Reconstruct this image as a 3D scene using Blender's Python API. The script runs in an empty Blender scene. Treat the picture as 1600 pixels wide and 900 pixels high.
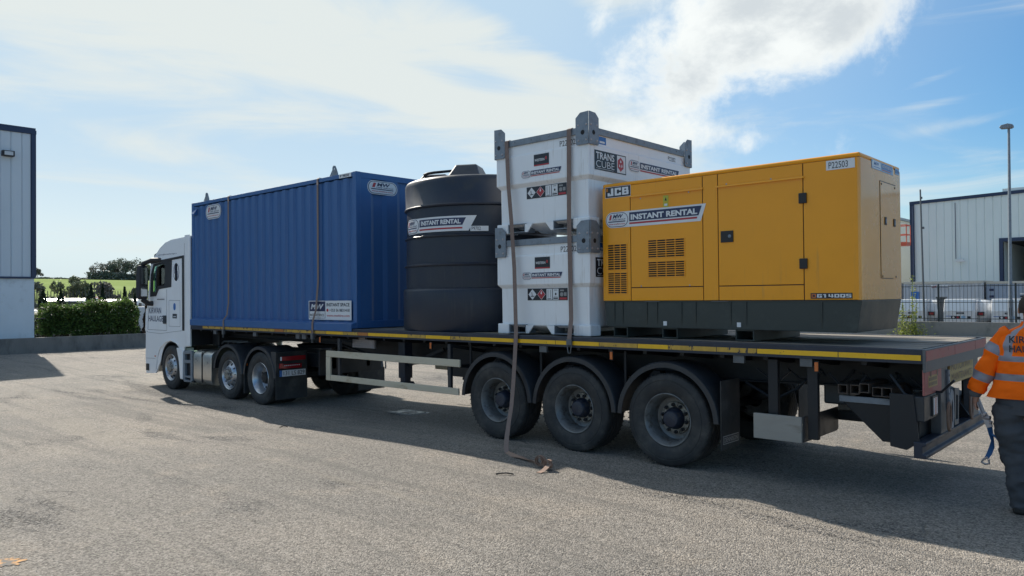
import bpy, bmesh, math, random
from mathutils import Vector, Matrix, noise
from mathutils.geometry import tessellate_polygon
R = math.radians
random.seed(7)
S = bpy.context.scene
COL = S.collection

# ------------------------------------------------------------------ camera
cam_d = bpy.data.cameras.new('camera'); cam = bpy.data.objects.new('camera', cam_d); COL.objects.link(cam)
YAW, PIT, ROL = -.74, .012, -.009
fw = Vector((math.sin(YAW)*math.cos(PIT), math.cos(YAW)*math.cos(PIT), math.sin(PIT)))
rt = Vector((math.cos(YAW), -math.sin(YAW), 0)); up = rt.cross(fw)
r2 = rt*math.cos(ROL)+up*math.sin(ROL); u2 = -rt*math.sin(ROL)+up*math.cos(ROL)
cam.matrix_world = Matrix(((r2.x, u2.x, -fw.x, 1.844), (r2.y, u2.y, -fw.y, -7.39), (r2.z, u2.z, -fw.z, 1.905), (0, 0, 0, 1)))
cam_d.sensor_width = 36; cam_d.lens = 1187.7/1600*36; cam_d.clip_end = 6000; cam_d.clip_start = .05
S.camera = cam
S.view_settings.view_transform = 'Standard'; S.view_settings.look = 'None'
S.view_settings.exposure = 0.5; S.view_settings.gamma = 1

# ------------------------------------------------------------------ node helper
class NT:
    def __init__(s, nt): s.t = nt; s.n = nt.nodes; s.l = nt.links
    def new(s, typ, **kw):
        n = s.n.new(typ)
        for k, v in kw.items(): setattr(n, k, v)
        return n
    def put(s, sock, v):
        if isinstance(v, bpy.types.NodeSocket): s.l.new(v, sock)
        elif v is not None: sock.default_value = v
    def m(s, op, a, b=None, c=None, clamp=False):
        n = s.new('ShaderNodeMath', operation=op, use_clamp=clamp)
        s.put(n.inputs[0], a); s.put(n.inputs[1], b); s.put(n.inputs[2], c)
        return n.outputs[0]
    def mr(s, v, a, b, c=0., d=1., smooth=True):
        n = s.new('ShaderNodeMapRange', interpolation_type='SMOOTHSTEP' if smooth else 'LINEAR')
        s.put(n.inputs[0], v); s.put(n.inputs[1], a); s.put(n.inputs[2], b); s.put(n.inputs[3], c); s.put(n.inputs[4], d)
        return n.outputs[0]
    def mix(s, f, a, b, mode='MIX'):
        n = s.new('ShaderNodeMix', data_type='RGBA', blend_type=mode)
        s.put(n.inputs[0], f); s.put(n.inputs[6], c4(a)); s.put(n.inputs[7], c4(b))
        return n.outputs[2]
    def noise(s, co, scale, detail=4, rough=.55, dist=0, out=0):
        n = s.new('ShaderNodeTexNoise'); s.put(n.inputs['Vector'], co)
        n.inputs['Scale'].default_value = scale; n.inputs['Detail'].default_value = detail
        n.inputs['Roughness'].default_value = rough; n.inputs['Distortion'].default_value = dist
        return n.outputs[out]
    def vor(s, co, scale, feature='F1', out=0):
        n = s.new('ShaderNodeTexVoronoi', feature=feature); s.put(n.inputs['Vector'], co)
        n.inputs['Scale'].default_value = scale
        return n.outputs[out]
    def mapping(s, co, scale=(1, 1, 1), rot=(0, 0, 0)):
        n = s.new('ShaderNodeMapping'); s.put(n.inputs[0], co)
        n.inputs['Scale'].default_value = scale; n.inputs['Rotation'].default_value = rot
        return n.outputs[0]
def c4(c):
    if isinstance(c, tuple) and len(c) == 3: return (*c, 1)
    return c

# ------------------------------------------------------------------ world
SUN = Vector((-1.25, .27, 1)).normalized()
W = bpy.data.worlds.new('World'); S.world = W; W.use_nodes = True
w = NT(W.node_tree); w.n.clear()
sky = w.new('ShaderNodeTexSky', sky_type='NISHITA', sun_disc=False)
sky.sun_elevation = math.asin(SUN.z); sky.sun_rotation = math.atan2(SUN.x, SUN.y)
sky.air_density = 1.0; sky.dust_density = .7; sky.ozone_density = 2.2
tc = w.new('ShaderNodeTexCoord').outputs['Generated']
sx = w.new('ShaderNodeSeparateXYZ'); w.l.new(tc, sx.inputs[0])
X_, Y_, Z_ = sx.outputs
az = w.m('ARCTAN2', X_, Y_)
el = w.m('ARCSINE', Z_)
daz = w.m('SUBTRACT', az, YAW)
def blob(px, py, rx, ry, amp, tilt=0.):
    """soft patch of cloud cover: bearing and height given from picture degrees"""
    a0 = math.atan((px-800)/1187.7); e0 = math.atan((468-.009*(px-800)-py)/1187.7*math.cos(a0))
    wx = rx/1187.7; wy = ry/1187.7
    dx = w.m('SUBTRACT', daz, a0); dy = w.m('SUBTRACT', el, e0)
    c, s_ = math.cos(tilt), math.sin(tilt)
    u = w.m('ADD', w.m('MULTIPLY', dx, c/wx), w.m('MULTIPLY', dy, s_/wx))
    v = w.m('ADD', w.m('MULTIPLY', dx, -s_/wy), w.m('MULTIPLY', dy, c/wy))
    q = w.m('ADD', w.m('MULTIPLY', u, u), w.m('MULTIPLY', v, v))
    return w.m('MULTIPLY', w.m('EXPONENT', w.m('MULTIPLY', q, -1)), amp)
def total(*a):
    r = a[0]
    for b in a[1:]: r = w.m('ADD', r, b)
    return r
# cumulus bank
n1 = w.noise(tc, 6.0, 10, .62, .25)
n2 = w.noise(tc, 2.2, 3, .5)
cum = total(w.m('MULTIPLY', n1, 1.7), blob(1080, 20, 190, 110, .62), blob(1330, -15, 150, 70, .58), blob(1060, 170, 150, 75, .42),
            blob(1240, 70, 110, 60, .42), blob(1000, 255, 120, 50, .36), blob(1160, 225, 150, 22, .22, -.15), blob(840, 10, 60, 60, -.4), blob(930, 60, 60, 60, .2), -1.235)
cum = w.m('ADD', cum, w.m('MULTIPLY', w.mr(el, .55, .9), w.m('MULTIPLY', n2, .7)))
cum_m = w.mr(cum, -.05, .30)
# high thin cloud in streaks
st = w.mapping(tc, (1.0, 1.0, 6.0), (0, R(16), R(10)))
n3 = w.noise(st, 2.2, 9, .60, .7)
n4 = w.noise(w.mapping(tc, (1, 1, 2.0)), 1.3, 3, .5)
cir = total(w.m('MULTIPLY', n3, 1.7), w.m('MULTIPLY', n4, .4), blob(430, 70, 460, 75, .40, -.16), blob(300, 10, 500, 40, .2), blob(420, 280, 480, 26, .30, -.22), blob(700, 330, 300, 22, .24, -.05),
            blob(900, 200, 220, 60, .34, -.3), blob(150, 190, 260, 34, -.16, -.12), blob(300, 330, 260, 20, -.12), blob(745, 125, 120, 24, -.62, -.2),
            blob(850, 25, 150, 34, -.62, -.45), blob(1470, 330, 330, 200, -.30), blob(1480, 117, 60, 9, .26, .3), blob(1460, 165, 50, 8, .18, .1), blob(1510, 195, 70, 9, .20, .1), blob(1540, 60, 130, 60, -.30), blob(1230, 300, 260, 30, .26), blob(200, 110, 380, 90, .14), -.94)
cir_m = w.mr(cir, .0, .50)
hs = w.new('ShaderNodeHueSaturation'); hs.inputs['Saturation'].default_value = 1.55; hs.inputs['Value'].default_value = 1.0; w.l.new(sky.outputs[0], hs.inputs['Color'])
skyc = hs.outputs[0]
# thin bright veil on the sun's side of the sky
dsun = w.new('ShaderNodeVectorMath', operation='DOT_PRODUCT'); w.l.new(tc, dsun.inputs[0]); dsun.inputs[1].default_value = SUN
veil = w.mr(w.m('ADD', dsun.outputs['Value'], w.m('MULTIPLY', n4, .25)), .38, 1.02)
low = w.mr(el, .0, .22, 1, 0)
vcol = w.mix(low, (4.1, 5.35, 6.35), (5.6, 6.45, 6.65))
c0 = w.mix(w.m('MULTIPLY', veil, .95), skyc, vcol)
c0 = w.mix(w.mr(el, -.02, .10, .8, 0), c0, (4.3, 5.6, 6.4))
shade = w.mr(w.noise(w.mapping(tc, (1, 1, 1.7)), 6, 7, .6), .40, .62)
thick = w.mr(cum, .10, .50)
cumcol = w.mix(w.m('MULTIPLY', thick, w.m('MULTIPLY', shade, .85)), (7.2, 7.45, 7.3), (4.6, 5.0, 5.25))
c1 = w.mix(w.m('MULTIPLY', cir_m, .90), c0, (5.95, 6.3, 6.1))
c2 = w.mix(w.m('MULTIPLY', cum_m, .96), c1, cumcol)
bg = w.new('ShaderNodeBackground'); w.l.new(c2, bg.inputs[0]); bg.inputs[1].default_value = .095
wo = w.new('ShaderNodeOutputWorld'); w.l.new(bg.outputs[0], wo.inputs[0])

sl = bpy.data.lights.new('sun', 'SUN'); sl.energy = 4.6; sl.angle = R(.5); sl.color = (1, .93, .82)
so = bpy.data.objects.new('sun', sl); COL.objects.link(so); so.rotation_euler = SUN.to_track_quat('Z', 'Y').to_euler()
so.location = (-20, 5, 30)

# ------------------------------------------------------------------ materials
def mat(name, col, rough=.5, metal=0., var=.10, vs=2.5, bump=0., bs=40, dirt=None, ds=4, dt=(.5, .7), rv=.1, coat=0, spec=.5, stretch=(1, 1, 1), gl=False, streak=None, spots=None):
    m = bpy.data.materials.new(name); m.use_nodes = True
    t = NT(m.node_tree); p = t.n['Principled BSDF']
    tcn = t.new('ShaderNodeTexCoord').outputs['Object']
    co = t.mapping(tcn, stretch)
    n = t.noise(co, vs, 6, .6)
    k = t.mr(n, .25, .75, 1-var, 1+var, False)
    mul = t.new('ShaderNodeVectorMath', operation='SCALE'); mul.inputs[0].default_value = col; t.l.new(k, mul.inputs['Scale'])
    c = mul.outputs[0]
    r = t.mr(n, .2, .8, max(.02, rough-rv), min(1, rough+rv), False)
    if dirt:
        dn = t.noise(co, ds, 8, .68)
        f = t.mr(dn, dt[0], dt[1])
        c = t.mix(f, c, dirt)
        r = t.m('ADD', r, t.m('MULTIPLY', f, .25), clamp=True)
    if streak:     # run-down marks: (colour, amount, threshold)
        sn = t.noise(t.mapping(tcn, (14, 14, .9)), 1.6, 5, .6); s2 = t.noise(tcn, .9, 3, .5)
        c = t.mix(t.m('MULTIPLY', t.m('MULTIPLY', t.mr(sn, streak[2], streak[2]+.16), t.mr(s2, .42, .62)), streak[1]), c, streak[0])
    if spots:      # chips: (colour, scale, threshold)
        pn = t.noise(tcn, spots[1], 6, .7)
        c = t.mix(t.mr(pn, spots[2], spots[2]+.02), c, spots[0])
    t.put(p.inputs['Base Color'], c); t.put(p.inputs['Roughness'], r)
    p.inputs['Metallic'].default_value = metal
    p.inputs['Specular IOR Level'].default_value = spec
    if coat: p.inputs['Coat Weight'].default_value = coat; p.inputs['Coat Roughness'].default_value = .06
    if bump:
        b = t.new('ShaderNodeBump'); b.inputs['Strength'].default_value = bump; b.inputs['Distance'].default_value = .01
        t.l.new(t.noise(co, bs, 5, .6), b.inputs['Height']); t.l.new(b.outputs[0], p.inputs['Normal'])
    return m
M = {}
def glass(name, tint, rough=.03, dark=.0):
    m = bpy.data.materials.new(name); m.use_nodes = True; t = NT(m.node_tree); t.n.clear()
    tr = t.new('ShaderNodeBsdfTransparent'); tr.inputs[0].default_value = c4(tint)
    g = t.new('ShaderNodeBsdfGlossy'); g.inputs['Roughness'].default_value = rough; g.inputs[0].default_value = (.9, .95, 1, 1)
    lw = t.new('ShaderNodeFresnel'); lw.inputs[0].default_value = 1.5
    mx = t.new('ShaderNodeMixShader'); t.l.new(t.m('ADD', lw.outputs[0], dark, clamp=True), mx.inputs[0]); t.l.new(tr.outputs[0], mx.inputs[1]); t.l.new(g.outputs[0], mx.inputs[2])
    o = t.new('ShaderNodeOutputMaterial'); t.l.new(mx.outputs[0], o.inputs[0])
    return m
M['navy'] = mat('navy_chassis_paint', (.016, .023, .040), .45, var=.25, dirt=(.05, .055, .06), ds=5, dt=(.52, .75))
M['black'] = mat('black_chassis', (.008, .010, .014), .55, var=.25, dirt=(.022, .023, .024), ds=6, dt=(.5, .8))
M['plastic'] = mat('grey_black_plastic', (.022, .027, .034), .40, var=.15, vs=6, dirt=(.05, .052, .052), ds=7, dt=(.52, .8))
M['rubber'] = mat('tyre_rubber', (.022, .024, .026), .68, var=.2, vs=9, bump=.15, bs=90, dirt=(.095, .09, .082), ds=3.5, dt=(.42, .8))
M['rim'] = mat('dusty_steel_rim', (.155, .165, .17), .45, metal=.35, var=.25, vs=8, dirt=(.08, .07, .06), ds=10, dt=(.48, .7))
M['alloy'] = mat('polished_alloy', (.45, .47, .50), .32, metal=.85, var=.1, dirt=(.2, .19, .18), ds=10, dt=(.55, .8))
M['hub'] = mat('blue_black_hub', (.014, .022, .042), .4, var=.3, vs=10, dirt=(.07, .065, .06), ds=12, dt=(.5, .75))
M['hubring'] = mat('greasy_steel', (.30, .285, .25), .5, metal=.3, var=.3, vs=20, dirt=(.04, .035, .03), ds=18, dt=(.45, .65))
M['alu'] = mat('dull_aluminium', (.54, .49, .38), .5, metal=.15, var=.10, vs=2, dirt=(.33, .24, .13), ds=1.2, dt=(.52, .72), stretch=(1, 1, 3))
M['alushade'] = mat('shaded_dirty_aluminium', (.30, .29, .265), .5, metal=.15, var=.12, vs=3, dirt=(.20, .18, .15), ds=3, dt=(.5, .8), stretch=(1, 1, 4))  # dirty aluminium, base colour darkened to paint in the shade on the rear panels
M['alutank'] = mat('tank_aluminium', (.62, .60, .55), .32, metal=.85, var=.12, vs=4, dirt=(.3, .26, .2), ds=5, dt=(.55, .8))
M['galv'] = mat('galvanised_steel', (.21, .245, .285), .52, metal=.35, var=.18, vs=14, dirt=(.15, .165, .18), ds=9, dt=(.5, .75))
M['galvdark'] = mat('weathered_steel', (.12, .13, .14), .5, metal=.4, var=.2, vs=10)
M['yellowtape'] = mat('yellow_tape_bright', (.82, .47, .012), .38, var=.08, vs=10, dirt=(.03, .035, .06), ds=14, dt=(.635, .665), stretch=(1, 1, .6))
M['yellowold'] = mat('yellow_tape_faded', (.52, .32, .05), .55, var=.2, vs=18, dirt=(.04, .045, .06), ds=17, dt=(.56, .60), stretch=(1, 1, .5))
M['orangeold'] = mat('orange_tape_faded', (.42, .16, .03), .5, var=.2, vs=12)
M['redtape'] = mat('red_tape_faded', (.34, .115, .105), .5, var=.15, vs=8, dirt=(.1, .06, .06), ds=12, dt=(.6, .7))
M['blue'] = mat('blue_container_paint', (.030, .112, .30), .40, var=.07, vs=1.5, bump=.05, bs=6, dirt=(.034, .112, .285), ds=3, dt=(.45, .8), stretch=(1, 1, .4), coat=.15, streak=((.07, .12, .22), .22, .52), spots=((.12, .06, .035), 6, .745))
M['tank'] = mat('black_polyethylene', (.014, .021, .038), .43, var=.12, vs=3, bump=.05, bs=14, dirt=(.035, .04, .045), ds=4, dt=(.45, .85), rv=.08, streak=((.05, .055, .06), .35, .54), spots=((.10, .10, .105), 10, .76))
M['white'] = mat('white_tank_paint', (.80, .82, .84), .34, var=.02, vs=1.5, dirt=(.72, .73, .73), ds=1.6, dt=(.5, .95), coat=.15, rv=.04, streak=((.42, .38, .33), .5, .55), spots=((.35, .22, .14), 9, .77))
M['cab'] = mat('white_cab_paint', (.86, .87, .88), .3, var=.015, vs=1.2, coat=.3, dirt=(.70, .69, .67), ds=.8, dt=(.5, .95), rv=.03)
M['yellow'] = mat('generator_yellow', (.85, .338, .002), .34, var=.03, vs=1.5, coat=.22, spec=.4, dirt=(.79, .315, .004), ds=1.2, dt=(.45, .8), rv=.06, bump=.06, bs=2.0, streak=((.42, .22, .06), .35, .56), spots=((.25, .15, .06), 12, .79))
M['yellowgloss'] = mat('generator_yellow_gloss', (.74, .32, .03), .20, var=.03, vs=1.5, coat=.6, bump=.08, bs=1.6, dirt=(.66, .33, .08), ds=1.5, dt=(.4, .8), rv=.04)
M['tub'] = mat('dark_green_grey_steel', (.028, .038, .036), .42, var=.12, vs=3, dirt=(.07, .08, .07), ds=4, dt=(.5, .8))
M['dark'] = mat('dark_void', (.006, .006, .008), .7, var=.1)
M['ink'] = mat('sticker_black', (.012, .014, .022), .35, var=.05)
M['inkn'] = mat('sticker_navy', (.02, .028, .085), .35, var=.05)
M['inkr'] = mat('sticker_red', (.42, .03, .04), .35, var=.05)
M['inkw'] = mat('sticker_white', (.68, .70, .72), .35, var=.03)
M['inkb'] = mat('sticker_blue', (.03, .14, .42), .35, var=.05)
M['inkl'] = mat('sticker_pale_blue', (.25, .42, .60), .35, var=.05)
M['inkg'] = mat('sticker_grey', (.28, .28, .28), .5, var=.05)
M['inky'] = mat('sticker_green_yellow', (.45, .45, .04), .4, var=.05)
M['amber'] = mat('amber_lens', (.55, .13, .02), .25, var=.1, coat=.5)
M['redlens'] = mat('red_lens', (.35, .02, .025), .2, var=.1, coat=.5)
M['strap'] = mat('brown_webbing', (.20, .145, .125), .75, var=.15, vs=30, bump=.3, bs=160)
M['strapl'] = mat('dusty_webbing', (.30, .20, .15), .8, var=.15, vs=30, bump=.3, bs=160)
M['strapb'] = mat('blue_webbing', (.03, .12, .30), .75, var=.15, vs=30)
M['steelp'] = mat('pale_steel', (.42, .38, .38), .4, metal=.4, var=.15, vs=20)
M['wood'] = mat('weathered_deck_board', (.25, .225, .19), .75, var=.4, vs=4, bump=.35, bs=25, dirt=(.07, .065, .06), ds=6, dt=(.45, .75), stretch=(.25, 2.5, 1))
M['rust'] = mat('rusty_tube', (.10, .078, .064), .75, var=.3, vs=14, bump=.2, bs=60)
M['seal'] = mat('black_seal', (.02, .02, .022), .6)
M['glass'] = glass('cab_glass', (.75, .93, .86))
M['glassd'] = glass('dark_glass', (.12, .14, .15))
M['mirror'] = mat('mirror_face', (.6, .62, .64), .06, metal=1)

# ------------------------------------------------------------------ mesh builder
class MB:
    def __init__(s): s.v = []; s.f = []; s.m = []
    def add(s, vs, fs, m=0):
        n = len(s.v); s.v += [tuple(v) for v in vs]; s.f += [tuple(n+i for i in f) for f in fs]; s.m += [m]*len(fs); return s
    def box(s, x0, x1, y0, y1, z0, z1, m=0):
        vs = [(x0, y0, z0), (x1, y0, z0), (x1, y1, z0), (x0, y1, z0), (x0, y0, z1), (x1, y0, z1), (x1, y1, z1), (x0, y1, z1)]
        return s.add(vs, [(3, 2, 1, 0), (4, 5, 6, 7), (0, 1, 5, 4), (1, 2, 6, 5), (2, 3, 7, 6), (3, 0, 4, 7)], m)
    def beam(s, p0, p1, w_, h_, m=0):
        p0 = Vector(p0); p1 = Vector(p1); d = (p1-p0).normalized()
        u = Vector((0, 0, 1)) if abs(d.z) < .9 else Vector((0, 1, 0))
        a = d.cross(u).normalized(); b = a.cross(d)
        vs = [p+a*i*w_/2+b*j*h_/2 for p in (p0, p1) for i, j in ((-1, -1), (1, -1), (1, 1), (-1, 1))]
        return s.add(vs, [(3, 2, 1, 0), (4, 5, 6, 7), (0, 1, 5, 4), (1, 2, 6, 5), (2, 3, 7, 6), (3, 0, 4, 7)], m)
    def prism(s, pts, a0, a1, ax, m=0, holes=()):
        def P(q, a): return (a, q[0], q[1]) if ax == 'x' else (q[0], a, q[1]) if ax == 'y' else (q[0], q[1], a)
        loops = [list(pts)]+[list(h) for h in holes]
        flat = [q for L in loops for q in L]; n = len(flat)
        tris = tessellate_polygon([[Vector((q[0], q[1], 0)) for q in L] for L in loops])
        vs = [P(q, a0) for q in flat]+[P(q, a1) for q in flat]
        fs = [tuple(t) for t in tris]+[tuple(i+n for i in reversed(t)) for t in tris]
        o = 0
        for L in loops:
            k = len(L)
            for i in range(k):
                j = (i+1) % k; fs.append((o+i, o+j, o+j+n, o+i+n))
            o += k
        return s.add(vs, fs, m)
    def tube(s, path, r, n=8, m=0, caps=True, rr=None):
        P = [Vector(p) for p in path]; rings = []; prev = None
        for i, p in enumerate(P):
            d = (P[min(i+1, len(P)-1)]-P[max(i-1, 0)]).normalized()
            if prev is None:
                u = Vector((0, 0, 1)) if abs(d.z) < .9 else Vector((1, 0, 0)); a = d.cross(u).normalized()
            else: a = (prev-d*prev.dot(d)).normalized()
            prev = a; b = d.cross(a); q = rr[i] if rr else r
            rings.append([p+(a*math.cos(t)+b*math.sin(t))*q for t in [2*math.pi*k/n for k in range(n)]])
        vs = [v for g in rings for v in g]; fs = []
        for i in range(len(P)-1):
            for k in range(n):
                l = (k+1) % n; fs.append((i*n+k, i*n+l, (i+1)*n+l, (i+1)*n+k))
        if caps: fs += [tuple(reversed(range(n))), tuple(range((len(P)-1)*n, len(P)*n))]
        return s.add(vs, fs, m)
    def lathe(s, prof, c, ax='y', n=40, m=0, sgn=1, t0=0, t1=None, closed=False):
        """prof: (axial, radius); axis through c; axial direction sgn"""
        full = t1 is None; t1 = 2*math.pi if full else t1
        k = n if full else n+1; vs = []
        for i in range(k):
            t = t0+(t1-t0)*i/n; ca, sa = math.cos(t), math.sin(t)
            for a, r in prof:
                if ax == 'y': vs.append((c[0]+ca*r, c[1]+sgn*a, c[2]+sa*r))
                elif ax == 'z': vs.append((c[0]+ca*r, c[1]+sa*r, c[2]+sgn*a))
                else: vs.append((c[0]+sgn*a, c[1]+ca*r, c[2]+sa*r))
        q = len(prof); fs = []
        for i in range(n):
            j = (i+1) % k
            for p in range(q if closed else q-1):
                p2 = (p+1) % q
                fs.append((i*q+p, j*q+p, j*q+p2, i*q+p2))
        if closed and not full: fs += [tuple(range(q)), tuple((k-1)*q+i for i in reversed(range(q)))]
        return s.add(vs, fs, m)
    def ribbon(s, path, side, w_, th=.004, m=0):
        """flat band: side = vector or list of vectors giving the width direction"""
        P = [Vector(p) for p in path]; n = len(P); vs = []
        for i, p in enumerate(P):
            sd = Vector(side[i] if isinstance(side, list) else side).normalized()
            d = (P[min(i+1, n-1)]-P[max(i-1, 0)]).normalized(); nn = d.cross(sd).normalized()
            for a, b in ((-1, -1), (1, -1), (1, 1), (-1, 1)): vs.append(p+sd*a*w_/2+nn*b*th/2)
        fs = [(0, 1, 2, 3), ((n-1)*4+3, (n-1)*4+2, (n-1)*4+1, (n-1)*4)]
        for i in range(n-1):
            for k in range(4): fs.append((i*4+k, i*4+(k+1) % 4, (i+1)*4+(k+1) % 4, (i+1)*4+k))
        return s.add(vs, fs, m)
    def mesh(s, name, mats, smooth=None, off=(0, 0, 0), recalc=True):
        me = bpy.data.meshes.new(name)
        me.from_pydata([(a-off[0], b-off[1], c-off[2]) for a, b, c in s.v], [], s.f)
        for q in (mats if isinstance(mats, (list, tuple)) else [mats]): me.materials.append(M[q] if isinstance(q, str) else q)
        if len(me.polygons) == len(s.m): me.polygons.foreach_set('material_index', s.m)
        if recalc:
            b = bmesh.new(); b.from_mesh(me); bmesh.ops.recalc_face_normals(b, faces=b.faces); b.to_mesh(me); b.free()
        if smooth:
            me.polygons.foreach_set('use_smooth', [True]*len(me.polygons)); me.set_sharp_from_angle(angle=R(smooth))
        me.update(); return me
    def build(s, name, mats, parent=None, bevel=0, smooth=None, loc=None, recalc=True, org=None, seg=2):
        if loc is not None: off = (0, 0, 0)
        elif parent is not None: off = wloc(parent)
        else: off = org or (0, 0, 0)
        o = bpy.data.objects.new(name, s.mesh(name, mats, smooth, off, recalc)); COL.objects.link(o)
        if parent is not None: o.parent = parent
        if loc is not None: o.location = loc
        elif org: o.location = org
        if bevel:
            md = o.modifiers.new('bevel', 'BEVEL'); md.width = bevel; md.segments = seg; md.limit_method = 'ANGLE'; md.angle_limit = R(40)
            md.harden_normals = False
        return o
def wloc(o):
    x = Vector((0, 0, 0))
    while o: x += o.location; o = o.parent
    return x
def tag(o, label=None, cat=None, group=None, kind=None):
    if label: o['label'] = label
    if cat: o['category'] = cat
    if group: o['group'] = group
    if kind: o['kind'] = kind
    return o
def thing(name, label, cat, loc=(0, 0, 0), group=None, rz=0):
    o = bpy.data.objects.new(name, None); COL.objects.link(o); o.location = loc; o.rotation_euler[2] = rz
    o.empty_display_size = .2
    return tag(o, label, cat, group)
def copy_tree(o, parent=None):
    kids = list(o.children); c = o.copy(); COL.objects.link(c); c.parent = parent
    for k in kids: copy_tree(k, c)
    return c
_tx = {}
def text_geo(s, bold=0.02):
    k = (s, bold)
    if k not in _tx:
        cu = bpy.data.curves.new('t', 'FONT'); cu.body = s; cu.resolution_u = 3; cu.offset = bold; cu.fill_mode = 'BOTH' if hasattr(cu, 'fill_mode') else cu.fill_mode
        o = bpy.data.objects.new('t', cu); COL.objects.link(o)
        me = bpy.data.meshes.new_from_object(o.evaluated_get(bpy.context.evaluated_depsgraph_get()))
        vs = [(v.co.x, v.co.y) for v in me.vertices]; fs = [tuple(p.vertices) for p in me.polygons]
        bpy.data.objects.remove(o); bpy.data.meshes.remove(me)
        x0 = min(v[0] for v in vs); x1 = max(v[0] for v in vs); y0 = min(v[1] for v in vs); y1 = max(v[1] for v in vs)
        _tx[k] = ([((a-x0)/(x1-x0), (b-y0)/(y1-y0)) for a, b in vs], fs)
    return _tx[k]
GL = {'J': [(.58, .96, 0, 1), (.04, .96, 0, .24), (.04, .38, 0, .42)], 'C': [(0, .34, 0, 1), (0, 1, .76, 1), (0, 1, 0, .24), (.68, 1, .62, 1), (.68, 1, 0, .38)],
 'B': [(0, .34, 0, 1), (0, .92, .78, 1), (0, .95, .40, .60), (0, .96, 0, .22), (.64, .94, .5, .97), (.66, 1, .03, .52)],
 'G': [(0, .32, 0, 1), (0, 1, .76, 1), (0, 1, 0, .24), (.68, 1, 0, .56), (.5, 1, .38, .56)], '1': [(.30, .66, 0, 1), (.08, .5, .74, .94)], '4': [(.58, .90, 0, 1), (0, 1, .22, .44), (0, .30, .3, 1)],
 '0': [(0, .32, 0, 1), (.68, 1, 0, 1), (0, 1, .76, 1), (0, 1, 0, .24)], 'Q': [(0, .32, 0, 1), (.68, 1, 0, 1), (0, 1, .76, 1), (0, 1, 0, .24), (.55, .75, -.08, .38)],
 'S': [(0, 1, .80, 1), (0, 1, .40, .60), (0, 1, 0, .20), (0, .32, .5, 1), (.68, 1, 0, .5)]}
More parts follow.
